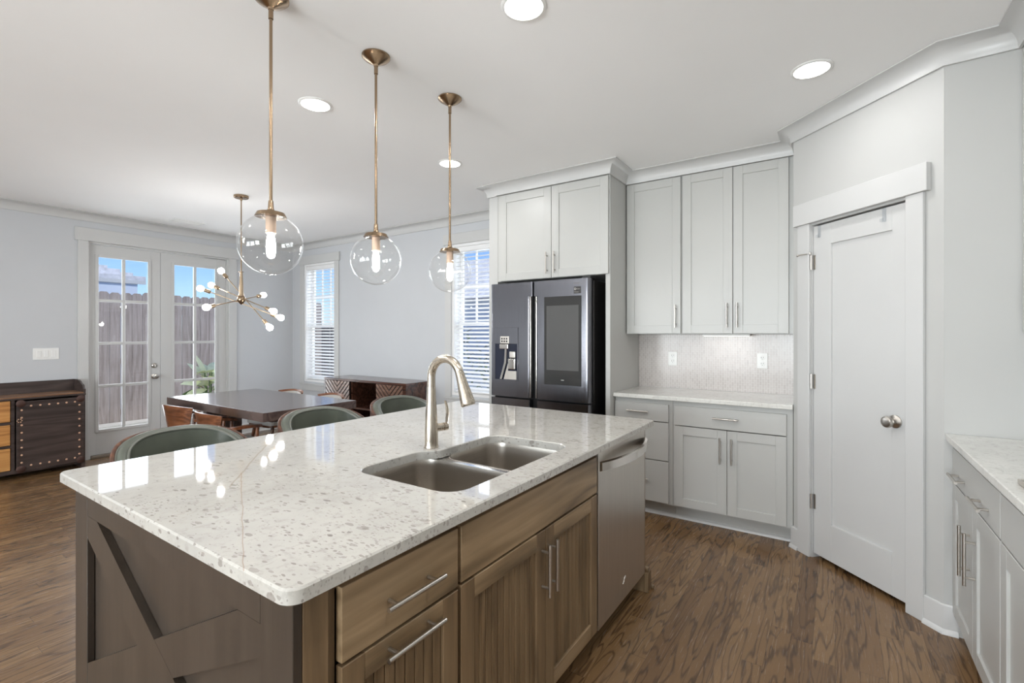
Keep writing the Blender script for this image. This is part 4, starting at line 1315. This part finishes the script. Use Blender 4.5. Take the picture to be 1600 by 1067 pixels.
# ------------------------------------------------------------------ dining set
t = thing('dining_table', 'long dark wood dining table in front of the french doors', 'table', (-4.525, 2.44, 0))
MB().box(-0.865, 0.865, -0.435, 0.435, 0.688, 0.760, 0.004, 2).build('tabletop', M['table'], t)
for sx in (-1, 1):
    b = MB()
    b.box(sx * 0.69 - 0.06, sx * 0.69 + 0.06, -0.30, 0.30, 0.655, 0.6875, 0.004, 2)
    b.box(sx * 0.69 - 0.045, sx * 0.69 + 0.045, -0.17, 0.17, 0.0705, 0.6545, 0.004, 2)
    b.box(sx * 0.69 - 0.05, sx * 0.69 + 0.05, -0.22, 0.22, 0.0, 0.07, 0.006, 2)
    b.build('leg', M['table'], t)
MB().box(-0.644, 0.644, -0.03, 0.03, 0.22, 0.30, 0.004, 2).build('stretcher', M['table'], t)

def make_chair():
    """local: sitter faces +y, back at -y"""
    t = thing('dining_chair', '', 'chair', (0, 0, 0), group='walnut armchairs at the dining table')
    # bent plywood back
    def back(r0, r1, z0, z1, amax, taper, lean, inset=0.0):
        rings = []
        n = 22
        for k in range(n + 1):
            f_ = -1 + 2 * k / n
            ring = []
            pts = [(r0, z0), (r0, z1), (r1, z1), (r1, z0)]
            for rr, z in pts:
                zz = (z - z0) / (z1 - z0)
                am = amax * (taper + (1 - taper) * zz)
                a = am * f_
                zt = z - (0.02 * f_ * f_ if z == z1 else -0.02 * f_ * f_)
                ring.append((math.sin(a) * rr, -math.cos(a) * rr * 0.9 + 0.08 - lean * (z - z0), zt))
            rings.append(ring)
        return MB().loft(rings)
    back(0.300, 0.315, 0.545, 0.755, math.radians(46), 0.72, 0.18).build('backrest', M['walnut'], t, ang=50)
    back(0.268, 0.298, 0.575, 0.735, math.radians(40), 0.72, 0.18).build('back_cushion', M['seat_cloth'], t, ang=50)
    MB().prism(rounded([(-0.21, -0.20), (0.21, -0.20), (0.235, 0.22), (-0.235, 0.22)], 0.06, 6), 0.430, 0.480).build('seat', M['seat_cloth'], t)
    MB().prism(rounded([(-0.20, -0.19), (0.20, -0.19), (0.225, 0.21), (-0.225, 0.21)], 0.06, 6), 0.405, 0.429).build('seat_frame', M['walnut'], t)
    MB().box(-0.03, 0.03, -0.215, -0.19, 0.40, 0.56, 0.006, 2).build('back_post', M['walnut'], t)
    for s_ in (-1, 1):
        pts = []
        for k in range(11):
            f_ = k / 10
            pts.append((s_ * (0.225 + 0.035 * math.sin(f_ * PI)), -0.13 + 0.27 * f_, 0.625 + 0.012 * math.sin(f_ * PI)))
        rings = []
        for p in pts:
            rings.append([(p[0] - 0.024, p[1], p[2] - 0.011), (p[0] + 0.024, p[1], p[2] - 0.011), (p[0] + 0.024, p[1], p[2] + 0.011), (p[0] - 0.024, p[1], p[2] + 0.011)])
        b = MB().loft(rings)
        b.tube([(s_ * 0.232, 0.10, 0.43), (s_ * 0.236, 0.11, 0.614)], 0.014, 10)
        b.build('armrest', M['walnut'], t)
    for sx in (-1, 1):
        for sy in (-1, 1):
            MB().tube([(sx * 0.16, sy * 0.15, 0.404), (sx * 0.215, sy * 0.21, 0.0)], [0.018, 0.011], 12).build('leg', M['walnut'], t)
    return t
ch0 = make_chair()
spots = [(-4.80, 2.02, 0.10, 'walnut armchair on the island side of the table, nearer the french doors'),
         (-4.13, 1.99, -0.06, 'walnut armchair on the island side of the table, nearer the stools'),
         (-5.01, 2.90, PI + 0.03, 'walnut armchair on the window side of the table, below the left window'),
         (-4.33, 2.92, PI - 0.03, 'walnut armchair on the window side of the table, in front of the credenza')]
for i, (x, y, rz, lb) in enumerate(spots):
    c = ch0 if i == 0 else copy_tree(ch0)
    c.location = (x, y, 0)
    c.rotation_euler = (0, 0, rz)
    c['label'] = lb

# ------------------------------------------------------------------ credenza
CX0, CX1, CY0, CY1, CZ = -5.36, -3.90, 3.72, 4.125, 0.826
loc = ((CX0 + CX1) / 2, CY0, 0)
t = thing('credenza', 'dark walnut credenza with carved chevron doors under the window wall', 'credenza', loc)
mp = root_mp(face_ny(CY0), loc)                                  # d<0 goes into the piece
dep = CY1 - CY0
MB(mp).box(CX0, CX1, -dep, 0.0, CZ - 0.028, CZ, 0.002, 1).build('top', M['credenza'], t, smooth=False)
b = MB(mp)
b.box(CX0, CX0 + 0.028, -dep, 0.0, 0.13, CZ - 0.0285); b.box(CX1 - 0.05, CX1, -dep, 0.0, 0.13, CZ - 0.0285)
b.box(CX0 + 0.028, CX1 - 0.05, -dep, 0.0, 0.13, 0.155)
b.box(CX0 + 0.028, CX1 - 0.05, -dep, -dep + 0.012, 0.155, CZ - 0.0285)
d0, d1 = CX0 + 0.49, CX1 - 0.49
b.box(d0, d0 + 0.02, -dep + 0.012, -0.03, 0.155, CZ - 0.0285); b.box(d1 - 0.02, d1, -dep + 0.012, -0.03, 0.155, CZ - 0.0285)
b.box(d0 + 0.02, d1 - 0.02, -dep + 0.012, -0.03, 0.47, 0.49)
b.build('body', M['credenza'], t, smooth=False)
def chevron(u0, u1, z0, z1):
    dd = MB(mp).box(u0, u1, -0.022, -0.008, z0, z1).build('door', M['groove'], t, smooth=False)
    b = MB(mp)
    c = (u0 + u1) / 2; hw = (u1 - u0) / 2
    p = 0.062; w = 0.042
    z = z0 - hw
    while z < z1 + 0.02:
        for s_ in (-1, 1):
            # slanted batten from the centre line (low) to the outer edge (high), clipped to the door
            poly = [(0.002, z), (hw, z + hw - 0.002), (hw, z + hw - 0.002 + w), (0.002, z + w)]
            for lo, keep in ((z0, 1), (z1, -1)):
                out = []
                for i in range(len(poly)):
                    A, B = poly[i], poly[(i + 1) % len(poly)]
                    ia = (A[1] - lo) * keep >= 0; ib = (B[1] - lo) * keep >= 0
                    if ia: out.append(A)
                    if ia != ib:
                        f_ = (lo - A[1]) / (B[1] - A[1])
                        out.append((A[0] + f_ * (B[0] - A[0]), lo))
                poly = out
                if len(poly) < 3: break
            if len(poly) >= 3:
                b.prism([(c + s_ * x, zz) for x, zz in poly], -0.0078, -0.001, 'y')
        z += p
    b.build('chevron_battens', M['batten'], dd, smooth=False)
chevron(CX0 + 0.03, d0 - 0.002, 0.158, CZ - 0.031)
chevron(d1 + 0.002, CX1 - 0.052, 0.158, CZ - 0.031)
for x in (CX0 + 0.06, CX1 - 0.06):
    for yy in (CY0 + 0.06, CY1 - 0.06):
        MB().tube([(x - loc[0], yy - loc[1], 0.129), (x - loc[0], yy - loc[1], 0.0)], [0.022, 0.014], 12).build('leg', M['credenza'], t)

# ------------------------------------------------------------------ industrial buffet
BX0, BX1, BY0, BY1 = -6.745, -6.42, 0.28, 1.660
loc = (BX1, (BY0 + BY1) / 2, 0)
t = thing('buffet', 'dark wood buffet with honey drawers and a nailhead door by the left wall', 'buffet', loc)
mp = root_mp(face_px(BX1), loc)
dep = BX1 - BX0
ztop = 0.775
b = MB(mp)
b.box(BY0, BY0 + 0.03, -dep, 0.0, 0.0, ztop - 0.03); b.box(BY1 - 0.03, BY1, -dep, 0.0, 0.0, ztop - 0.03)
b.box(BY0 + 0.03, BY1 - 0.03, -dep, -dep + 0.015, 0.06, ztop - 0.03)
b.box(BY0 + 0.03, BY1 - 0.03, -dep + 0.015, 0.0, 0.05, 0.085)
for yy in (0.80, 1.122):
    b.box(yy, yy + 0.024, -dep + 0.015, 0.0, 0.085, ztop - 0.03)
for z in (0.30, 0.52):
    b.box(0.824, 1.122, -dep + 0.015, 0.0, z, z + 0.022)
b.build('body', M['buffet'], t, smooth=False)
MB(mp).box(BY0 - 0.01, BY1 + 0.003, -dep, 0.015, ztop - 0.0295, ztop - 0.012, 0.002, 1).build('top_edge', M['buffet'], t, smooth=False)
MB(mp).box(BY0 + 0.012, BY1 - 0.016, -dep + 0.016, 0.012, ztop - 0.0115, ztop, 0.001, 1).build('top', M['buffet_top'], t, smooth=False)
g = MB(mp)
g.box(BY0 + 0.012, BY1 - 0.016, -dep, -dep + 0.015, ztop - 0.0115, 0.892, 0.002, 1)
g.build('gallery_back', M['buffet'], t, smooth=False)
for yy in (BY0 - 0.008, BY1 - 0.0155):
    pts = [(-dep, ztop - 0.0115), (0.012, ztop - 0.0115), (0.014, ztop + 0.03)]
    for k in range(7):
        a = PI / 2 * k / 6
        pts.append((-0.045 + 0.055 * math.cos(a) - 0.02, ztop + 0.045 + 0.035 * math.sin(a)))
    pts += [(-0.12, 0.878), (-0.16, 0.892), (-dep, 0.892)]
    MB(mp).loft([[(yy, x, z) for x, z in pts], [(yy + 0.016, x, z) for x, z in pts]]).build('gallery_side', M['buffet'], t)
for z0, z1 in ((0.088, 0.297), (0.325, 0.517), (0.545, 0.742)):
    MB(mp).box(0.828, 1.118, -0.25, -0.004, z0, z1, 0.002, 1).build('drawer', M['drawer_oak'], t, smooth=False)
def nail_door(y0, y1):
    z0, z1 = 0.07, 0.728
    d_ = MB(mp).box(y0, y1, 0.0005, 0.018, z0, z1, 0.002, 1).build('door', M['buffet'], t, smooth=False)
    pts_ = []
    for k in range(6):
        yy = y0 + 0.10 + (y1 - y0 - 0.17) * k / 5
        for z in (z0 + 0.045, z1 - 0.045):
            pts_.append((yy, z))
    for k in range(8):
        z = z0 + 0.08 + (z1 - z0 - 0.16) * k / 7
        for yy in (y0 + 0.035, y1 - 0.035):
            pts_.append((yy, z))
    for yy, z in pts_:
        MB(mp).sphere((yy, 0.0182, z), 0.009, 8, 6, (1, 0.5, 1)).build('nailhead', M['nail'], d_)
    e_ = MB(mp)
    for s_ in (0.02,):
        e_.box(y0 + s_, y1 - s_, 0.0183, 0.0192, z0 + s_, z0 + s_ + 0.003); e_.box(y0 + s_, y1 - s_, 0.0183, 0.0192, z1 - s_ - 0.003, z1 - s_)
        e_.box(y0 + s_, y0 + s_ + 0.003, 0.0183, 0.0192, z0 + s_ + 0.003, z1 - s_ - 0.003); e_.box(y1 - s_ - 0.003, y1 - s_, 0.0183, 0.0192, z0 + s_ + 0.003, z1 - s_ - 0.003)
    e_.build('edge_band', M['rust'], d_, smooth=False)
    for yy in (y0 + 0.028, y1 - 0.028):
        for z in (z0 + 0.02, z1 - 0.016):
            MB(mp).lathe([(0.034, 0.0193), (0.034, 0.026), (0.02, 0.032), (0.005, 0.034)], (yy, 0, z), 16, 'y').build('corner_iron', M['rust'], d_)
    lk = MB(mp)
    for a in range(6):
        lk.sphere((y0 + 0.02 + 0.016 * math.cos(a * PI / 3), 0.021, 0.55 + 0.016 * math.sin(a * PI / 3)), 0.0055, 8, 6)
    lk.build('latch', M['nail'], d_)
nail_door(1.155, 1.645)
nail_door(0.30, 0.79)

# ------------------------------------------------------------------ wall plates, vent
r = thing('light_switch', 'white three gang switch plate on the wall above the buffet', 'light switch', (XL + 0.001, 1.437, 1.108))
MB().box(0, 0.006, -0.10, 0.10, 0, 0.118, 0.003, 2).build('cover_plate', M['plastic_w'], r)
for k in (-1, 0, 1):
    MB().box(0.0062, 0.011, k * 0.055 - 0.017, k * 0.055 + 0.017, 0.026, 0.092, 0.002, 1).build('rocker', M['plastic_w'], r)
r = thing('ceiling_vent', 'small white register on the ceiling near the french doors', 'vent', (-6.31, 2.56, CEIL))
b = MB()
b.box(-0.08, -0.065, -0.16, 0.16, -0.008, -0.0005); b.box(0.065, 0.08, -0.16, 0.16, -0.008, -0.0005)
b.box(-0.065, 0.065, -0.16, -0.145, -0.008, -0.0005); b.box(-0.065, 0.065, 0.145, 0.16, -0.008, -0.0005)
b.build('frame', M['plastic_w'], r, smooth=False)
b = MB()
for k in range(7):
    x = -0.055 + k * 0.018
    b.box(x, x + 0.006, -0.145, 0.145, -0.007, -0.001)
b.build('louvers', M['plastic_w'], r, smooth=False)

# ------------------------------------------------------------------ recessed lights
can_labels = ['round recessed ceiling light left of the middle pendant rod', 'round recessed ceiling light at the top of the view above the sink', 'round recessed ceiling light in front of the pantry door',
              'round recessed ceiling light behind the farthest pendant rod']
for i, (x, y) in enumerate(CANS):
    lb = can_labels[i] if i < 4 else 'round recessed ceiling light added out of view to brighten the room'
    r = thing('recessed_light', lb, 'ceiling light', (x, y, CEIL), group='round recessed ceiling lights')
    MB().lathe([(0.078, -0.0005), (0.092, -0.0005), (0.092, -0.003), (0.086, -0.007), (0.078, -0.007)], (0, 0, 0), 36, cap0=False, cap1=False).build('trim_ring', M['plastic_w'], r)
    MB().lathe([(0.078, -0.001), (0.078, -0.005), (0.002, -0.0055)], (0, 0, 0), 32).build('lens', M['can'], r)
    lo = light('recessed_lamp', 'AREA', (x, y, CEIL - 0.012), CAN_W * {(-0.1, 1.0): 2.8, (-1.04, 1.633): 1.4, (-2.468, 2.814): 1.4}.get((x, y), 1.0), shape='DISK', size=0.14, color=(1.0, 0.995, 0.985))

# ------------------------------------------------------------------ pendants
def make_pendant():
    zc = 1.722 - CEIL
    Rg = 0.119
    t = thing('pendant_light', '', 'pendant light', (0, 0, CEIL), group='clear globe pendants over the island')
    MB().lathe([(0.066, -0.0005), (0.066, -0.006), (0.056, -0.016), (0.03, -0.032), (0.012, -0.042), (0.010, -0.05)], (0, 0, 0), 36).build('canopy', M['brass'], t)
    b = MB().tube([(0, 0, -0.051), (0, 0, zc + Rg + 0.052)], 0.0062, 14)
    b.lathe([(0.009, -0.051), (0.009, -0.085)], (0, 0, 0), 14)
    b.build('rod', M['brass'], t)
    MB().lathe([(0.009, zc + Rg + 0.051), (0.011, zc + Rg + 0.02), (0.016, zc + Rg + 0.012), (0.05, zc + Rg + 0.004), (0.058, zc + Rg - 0.012), (0.056, zc + Rg - 0.012)], (0, 0, 0), 36).build('cap', M['brass'], t)
    MB().lathe([(0.019, zc + Rg - 0.0125), (0.019, zc + Rg - 0.075), (0.015, zc + Rg - 0.078)], (0, 0, 0), 20).build('socket', M['socket'], t)
    pr = []
    for k in range(30):
        a = math.radians(28) + (PI - math.radians(28)) * k / 29
        pr.append((max(0.0008, Rg * math.sin(a)), zc + Rg * math.cos(a)))
    MB().lathe(pr, (0, 0, 0), 56, cap0=False).build('globe', M['globe'], t, ang=80)
    zb = zc + Rg - 0.0785
    MB().lathe([(0.011, zb), (0.013, zb - 0.012), (0.0165, zb - 0.03), (0.0165, zb - 0.075), (0.012, zb - 0.09), (0.003, zb - 0.096)], (0, 0, 0), 20).build('bulb', M['filament'], t)
    return t
pd0 = make_pendant()
for i, (y, x, lb) in enumerate(((1.037, -1.836, 'clear glass globe pendant nearest the camera, left one over the island'), (1.535, -1.81, 'clear glass globe pendant in the middle over the island'),
                                (2.040, -1.79, 'clear glass globe pendant nearest the refrigerator'))):
    p = pd0 if i == 0 else copy_tree(pd0)
    p.location = (x, y, CEIL)
    p['label'] = lb

# ------------------------------------------------------------------ sputnik chandelier
hx, hy = -4.705, 2.367
zh = 1.706 - CEIL
t = thing('chandelier', 'brass sputnik chandelier with bare round bulbs over the dining table', 'chandelier', (hx, hy, CEIL))
MB().lathe([(0.065, -0.0005), (0.065, -0.018), (0.058, -0.024), (0.012, -0.026), (0.010, -0.045)], (0, 0, 0), 32).build('canopy', M['brass'], t)
b = MB().tube([(0, 0, -0.0455), (0, 0, zh + 0.255)], 0.0055, 12)
b.lathe([(0.022, zh + 0.256), (0.022, zh + 0.26)], (0, 0, 0), 20)
b.build('rod', M['brass'], t)
MB().lathe([(0.012, zh + 0.2545), (0.020, zh + 0.06), (0.026, zh + 0.028)], (0, 0, 0), 20).build('stem', M['bronze'], t)
MB().lathe([(0.026, zh + 0.0275), (0.038, zh + 0.005), (0.036, zh - 0.02), (0.016, zh - 0.045), (0.004, zh - 0.055)], (0, 0, 0), 24).build('hub', M['brass'], t)
rods = [((-4.957, 2.306, 1.981), (-4.394, 2.468, 1.436)), ((-5.067, 2.268, 1.847), (-4.335, 2.471, 1.584)),
        ((-5.019, 2.150, 1.803), (-4.400, 2.578, 1.529)), ((-4.555, 1.998, 1.605), (-4.917, 2.694, 1.774))]
for p, q in rods:
    P = Vector(p) - Vector((hx, hy, CEIL)); Q = Vector(q) - Vector((hx, hy, CEIL))
    O = (P + Q) / 2
    for E_ in (P, Q):
        D = (E_ - O).normalized()
        Ln = (E_ - O).length
        a = MB().tube([O + D * 0.002, O + D * (Ln - 0.098)], 0.005, 10).build('arm', M['bronze'], t)
        MB().lathe_dir([(0.008, 0), (0.018, 0.008), (0.018, 0.056), (0.016, 0.060)], O + D * (Ln - 0.0975), D, 16).build('socket', M['bronze'], a)
        MB().lathe_dir([(0.012, 0.0), (0.014, 0.008), (0.025, 0.026), (0.029, 0.043), (0.025, 0.060), (0.013, 0.070), (0.002, 0.073)], O + D * (Ln - 0.037), D, 18).build('bulb', M['bulb'], a)

# ------------------------------------------------------------------ outdoors
gr = MB().box(-20, 6, YB + 0.151, 22, -0.4, -0.3).box(-30, XL - 0.151, -8, YB + 0.151, -0.4, -0.3).build('ground', M['patio'], smooth=False)
struct(gr, 'pale concrete ground outside the doors and windows', 'ground')
def picket_fence(name, label, mp, u0, u1, z0, z1, mat, w=0.142):
    t = thing(name, label, 'fence', mp((u0 + u1) / 2, 0, -0.3))
    mp2 = root_mp(mp, mp((u0 + u1) / 2, 0, -0.3))
    b = MB(mp2)
    u = u0
    while u < u1:
        h = z1 + random.uniform(-0.015, 0.015)
        ww = w - random.uniform(0.004, 0.012)
        d_ = random.uniform(0, 0.006)
        c = 0.03
        pts = [(u, z0), (u + ww, z0), (u + ww, h - c), (u + ww - c, h), (u + c, h), (u, h - c)]
        b.prism(pts, d_, d_ + 0.018, 'y')
        u += w
    b.build('pickets', mat, t, smooth=False)
    for z in (0.1, 0.9, min(1.7, z1 - 0.3)):
        MB(mp2).box(u0, u1, -0.05, -0.001, z, z + 0.09).build('rail', mat, t, smooth=False)
    return t
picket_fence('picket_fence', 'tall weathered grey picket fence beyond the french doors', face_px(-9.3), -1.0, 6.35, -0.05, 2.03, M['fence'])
k = MB().box(-9.26, -8.95, -1.0, 6.35, -0.299, 0.0).build('garden_border', M['patio'], smooth=False)
tag(k, 'pale sunlit edging along the foot of the picket fence', 'garden edging')
t = picket_fence('picket_fence', 'dark grey fence outside the window left of the credenza', face_ny(6.6), -11.5, -6.6, -0.29, 1.56, M['fence_d'])
# neighbour's house over the fence
t = thing('neighbor_house', 'pale blue house with sunlit shingle roof beyond the picket fence', 'house', (-13.5, 2.0, -0.3))
MB().box(-3.0, 0.4, -6.0, 2.3, 0.0, 2.90).build('wall', M['siding'], t, smooth=False)
rb = MB()
n = 7
for i in range(n):
    z0 = 2.88 + i * 0.085; x0 = 0.43 - i * 0.22
    y_end = 2.45 - i * 0.17
    rb.box(x0 - 0.26, x0, -6.2, y_end, z0, z0 + 0.10)
rb.build('roof', M['roof'], t, smooth=False)
MB().box(-0.9, -0.45, 0.6, 1.62, 3.0, 4.6).build('chimney', M['roof_dark'], t, smooth=False)
MB().box(0.405, 0.435, -6.2, 2.45, 2.80, 2.88).build('gutter', M['trim'], t, smooth=False)
MB().box(0.405, 0.43, 0.2, 1.9, 0.6, 2.45).build('window_trim', M['trim'], t, smooth=False)
# second house behind the windows
t = thing('neighbor_house', 'pale house outside the window beside the refrigerator', 'house', (-7.0, 10.5, -0.3))
b = MB()
for i in range(16):
    b.box(-2.6, 3.4, -0.03 + 0.01 * (i % 2), 3.0, i * 0.165, i * 0.165 + 0.163)
b.build('wall', M['siding'], t, smooth=False)
MB().prism([(-0.4, 2.64), (1.5, 4.0), (3.4, 2.64)], -2.9, 3.7, 'x').build('roof', M['roof'], t, smooth=False)

def leaf(b, base, direction, length, width, droop, roll=0.0):
    d = Vector(direction).normalized()
    side = d.cross(Vector((0, 0, 1)))
    if side.length < 0.05: side = Vector((1, 0, 0))
    side.normalize()
    if roll:
        side = (side * math.cos(roll) + side.cross(d) * math.sin(roll)).normalized()
    rows = []
    for k in range(7):
        f_ = k / 6
        c = Vector(base) + d * length * f_ + Vector((0, 0, -droop * f_ * f_))
        w = width * math.sin(PI * (0.08 + 0.9 * f_)) * 0.5
        up = Vector((0, 0, 0.004))
        rows.append([c - side * w, c + Vector((0, 0, -0.15 * w)) + up, c + side * w, c + Vector((0, 0, -0.15 * w)) - up * 0.3])
    b.loft(rows)
t = thing('potted_plant', 'leafy plant with pale yellow green leaves outside the right french door', 'plant', (-7.75, 3.42, -0.3))
MB().lathe([(0.10, 0.0), (0.15, 0.28), (0.16, 0.30), (0.145, 0.30), (0.14, 0.27), (0.01, 0.27)], (0, 0, 0), 24).build('pot', M['pot'], t)
g1, g2 = MB(), MB()
stm = MB()
for k in range(60):
    a = random.uniform(0, 2 * PI)
    hgt = random.uniform(0.55, 1.12)
    el = random.uniform(-0.1, 0.9)
    rad = 0.05
    base = (rad * math.cos(a), rad * math.sin(a), hgt)
    bb = g1 if (k % 2 == 0 or hgt > 0.85) else g2
    leaf(bb, base, (math.cos(a), math.sin(a), el), random.uniform(0.22, 0.36), random.uniform(0.09, 0.13), random.uniform(0.02, 0.12), random.uniform(-0.9, 0.9))
leaf(g1, (0, -0.02, 1.05), (-0.1, -0.35, 0.8), 0.36, 0.10, 0.0, 0.8)
leaf(g1, (0, 0.05, 1.02), (0.1, 0.4, 0.7), 0.36, 0.12, 0.02, -0.8)
leaf(g1, (0.05, -0.05, 0.98), (0.3, -1.0, 0.05), 0.40, 0.13, 0.03, 0.7)
leaf(g1, (0.05, -0.05, 0.86), (0.5, -1.0, 0.0), 0.44, 0.12, 0.10, 0.6)
for a in range(4):
    stm.tube([(0.02 * math.cos(a * 1.6), 0.02 * math.sin(a * 1.6), 0.27), (0.05 * math.cos(a * 1.6), 0.05 * math.sin(a * 1.6), 1.1)], 0.009, 8)
stm.build('stem', M['leaf'], t)
g1.build('pale_leaves', M['leaf_y'], t)
g2.build('green_leaves', M['leaf'], t)

def shrub(x, y, h, r_, label, n=420):
    t = thing('shrub', label, 'shrub', (x, y, -0.3), group='shrubs outside the window beside the refrigerator')
    MB().tube([(0, 0, 0), (0, 0, h * 0.6)], 0.02, 8).build('stem', M['stool_wood'], t)
    b = MB()
    for _ in range(n):
        a = random.uniform(0, 2 * PI); zz = random.uniform(0.1, 1.0) * h
        rr = r_ * math.sqrt(max(0.05, math.sin(PI * min(0.97, zz / h)))) * random.uniform(0.35, 1.0)
        leaf(b, (rr * math.cos(a), rr * math.sin(a), zz), (math.cos(a + random.uniform(-1, 1)), math.sin(a + random.uniform(-1, 1)), random.uniform(-0.3, 0.7)), random.uniform(0.06, 0.11), 0.045, 0.02)
    b.build('foliage', M['hedge'], t, smooth=False)
shrub(-5.0, 5.95, 1.75, 0.46, 'green leafy shrub outside the refrigerator-side window, at its left')
shrub(-4.02, 5.6, 1.55, 0.44, 'green leafy shrub outside the refrigerator-side window, at its right')
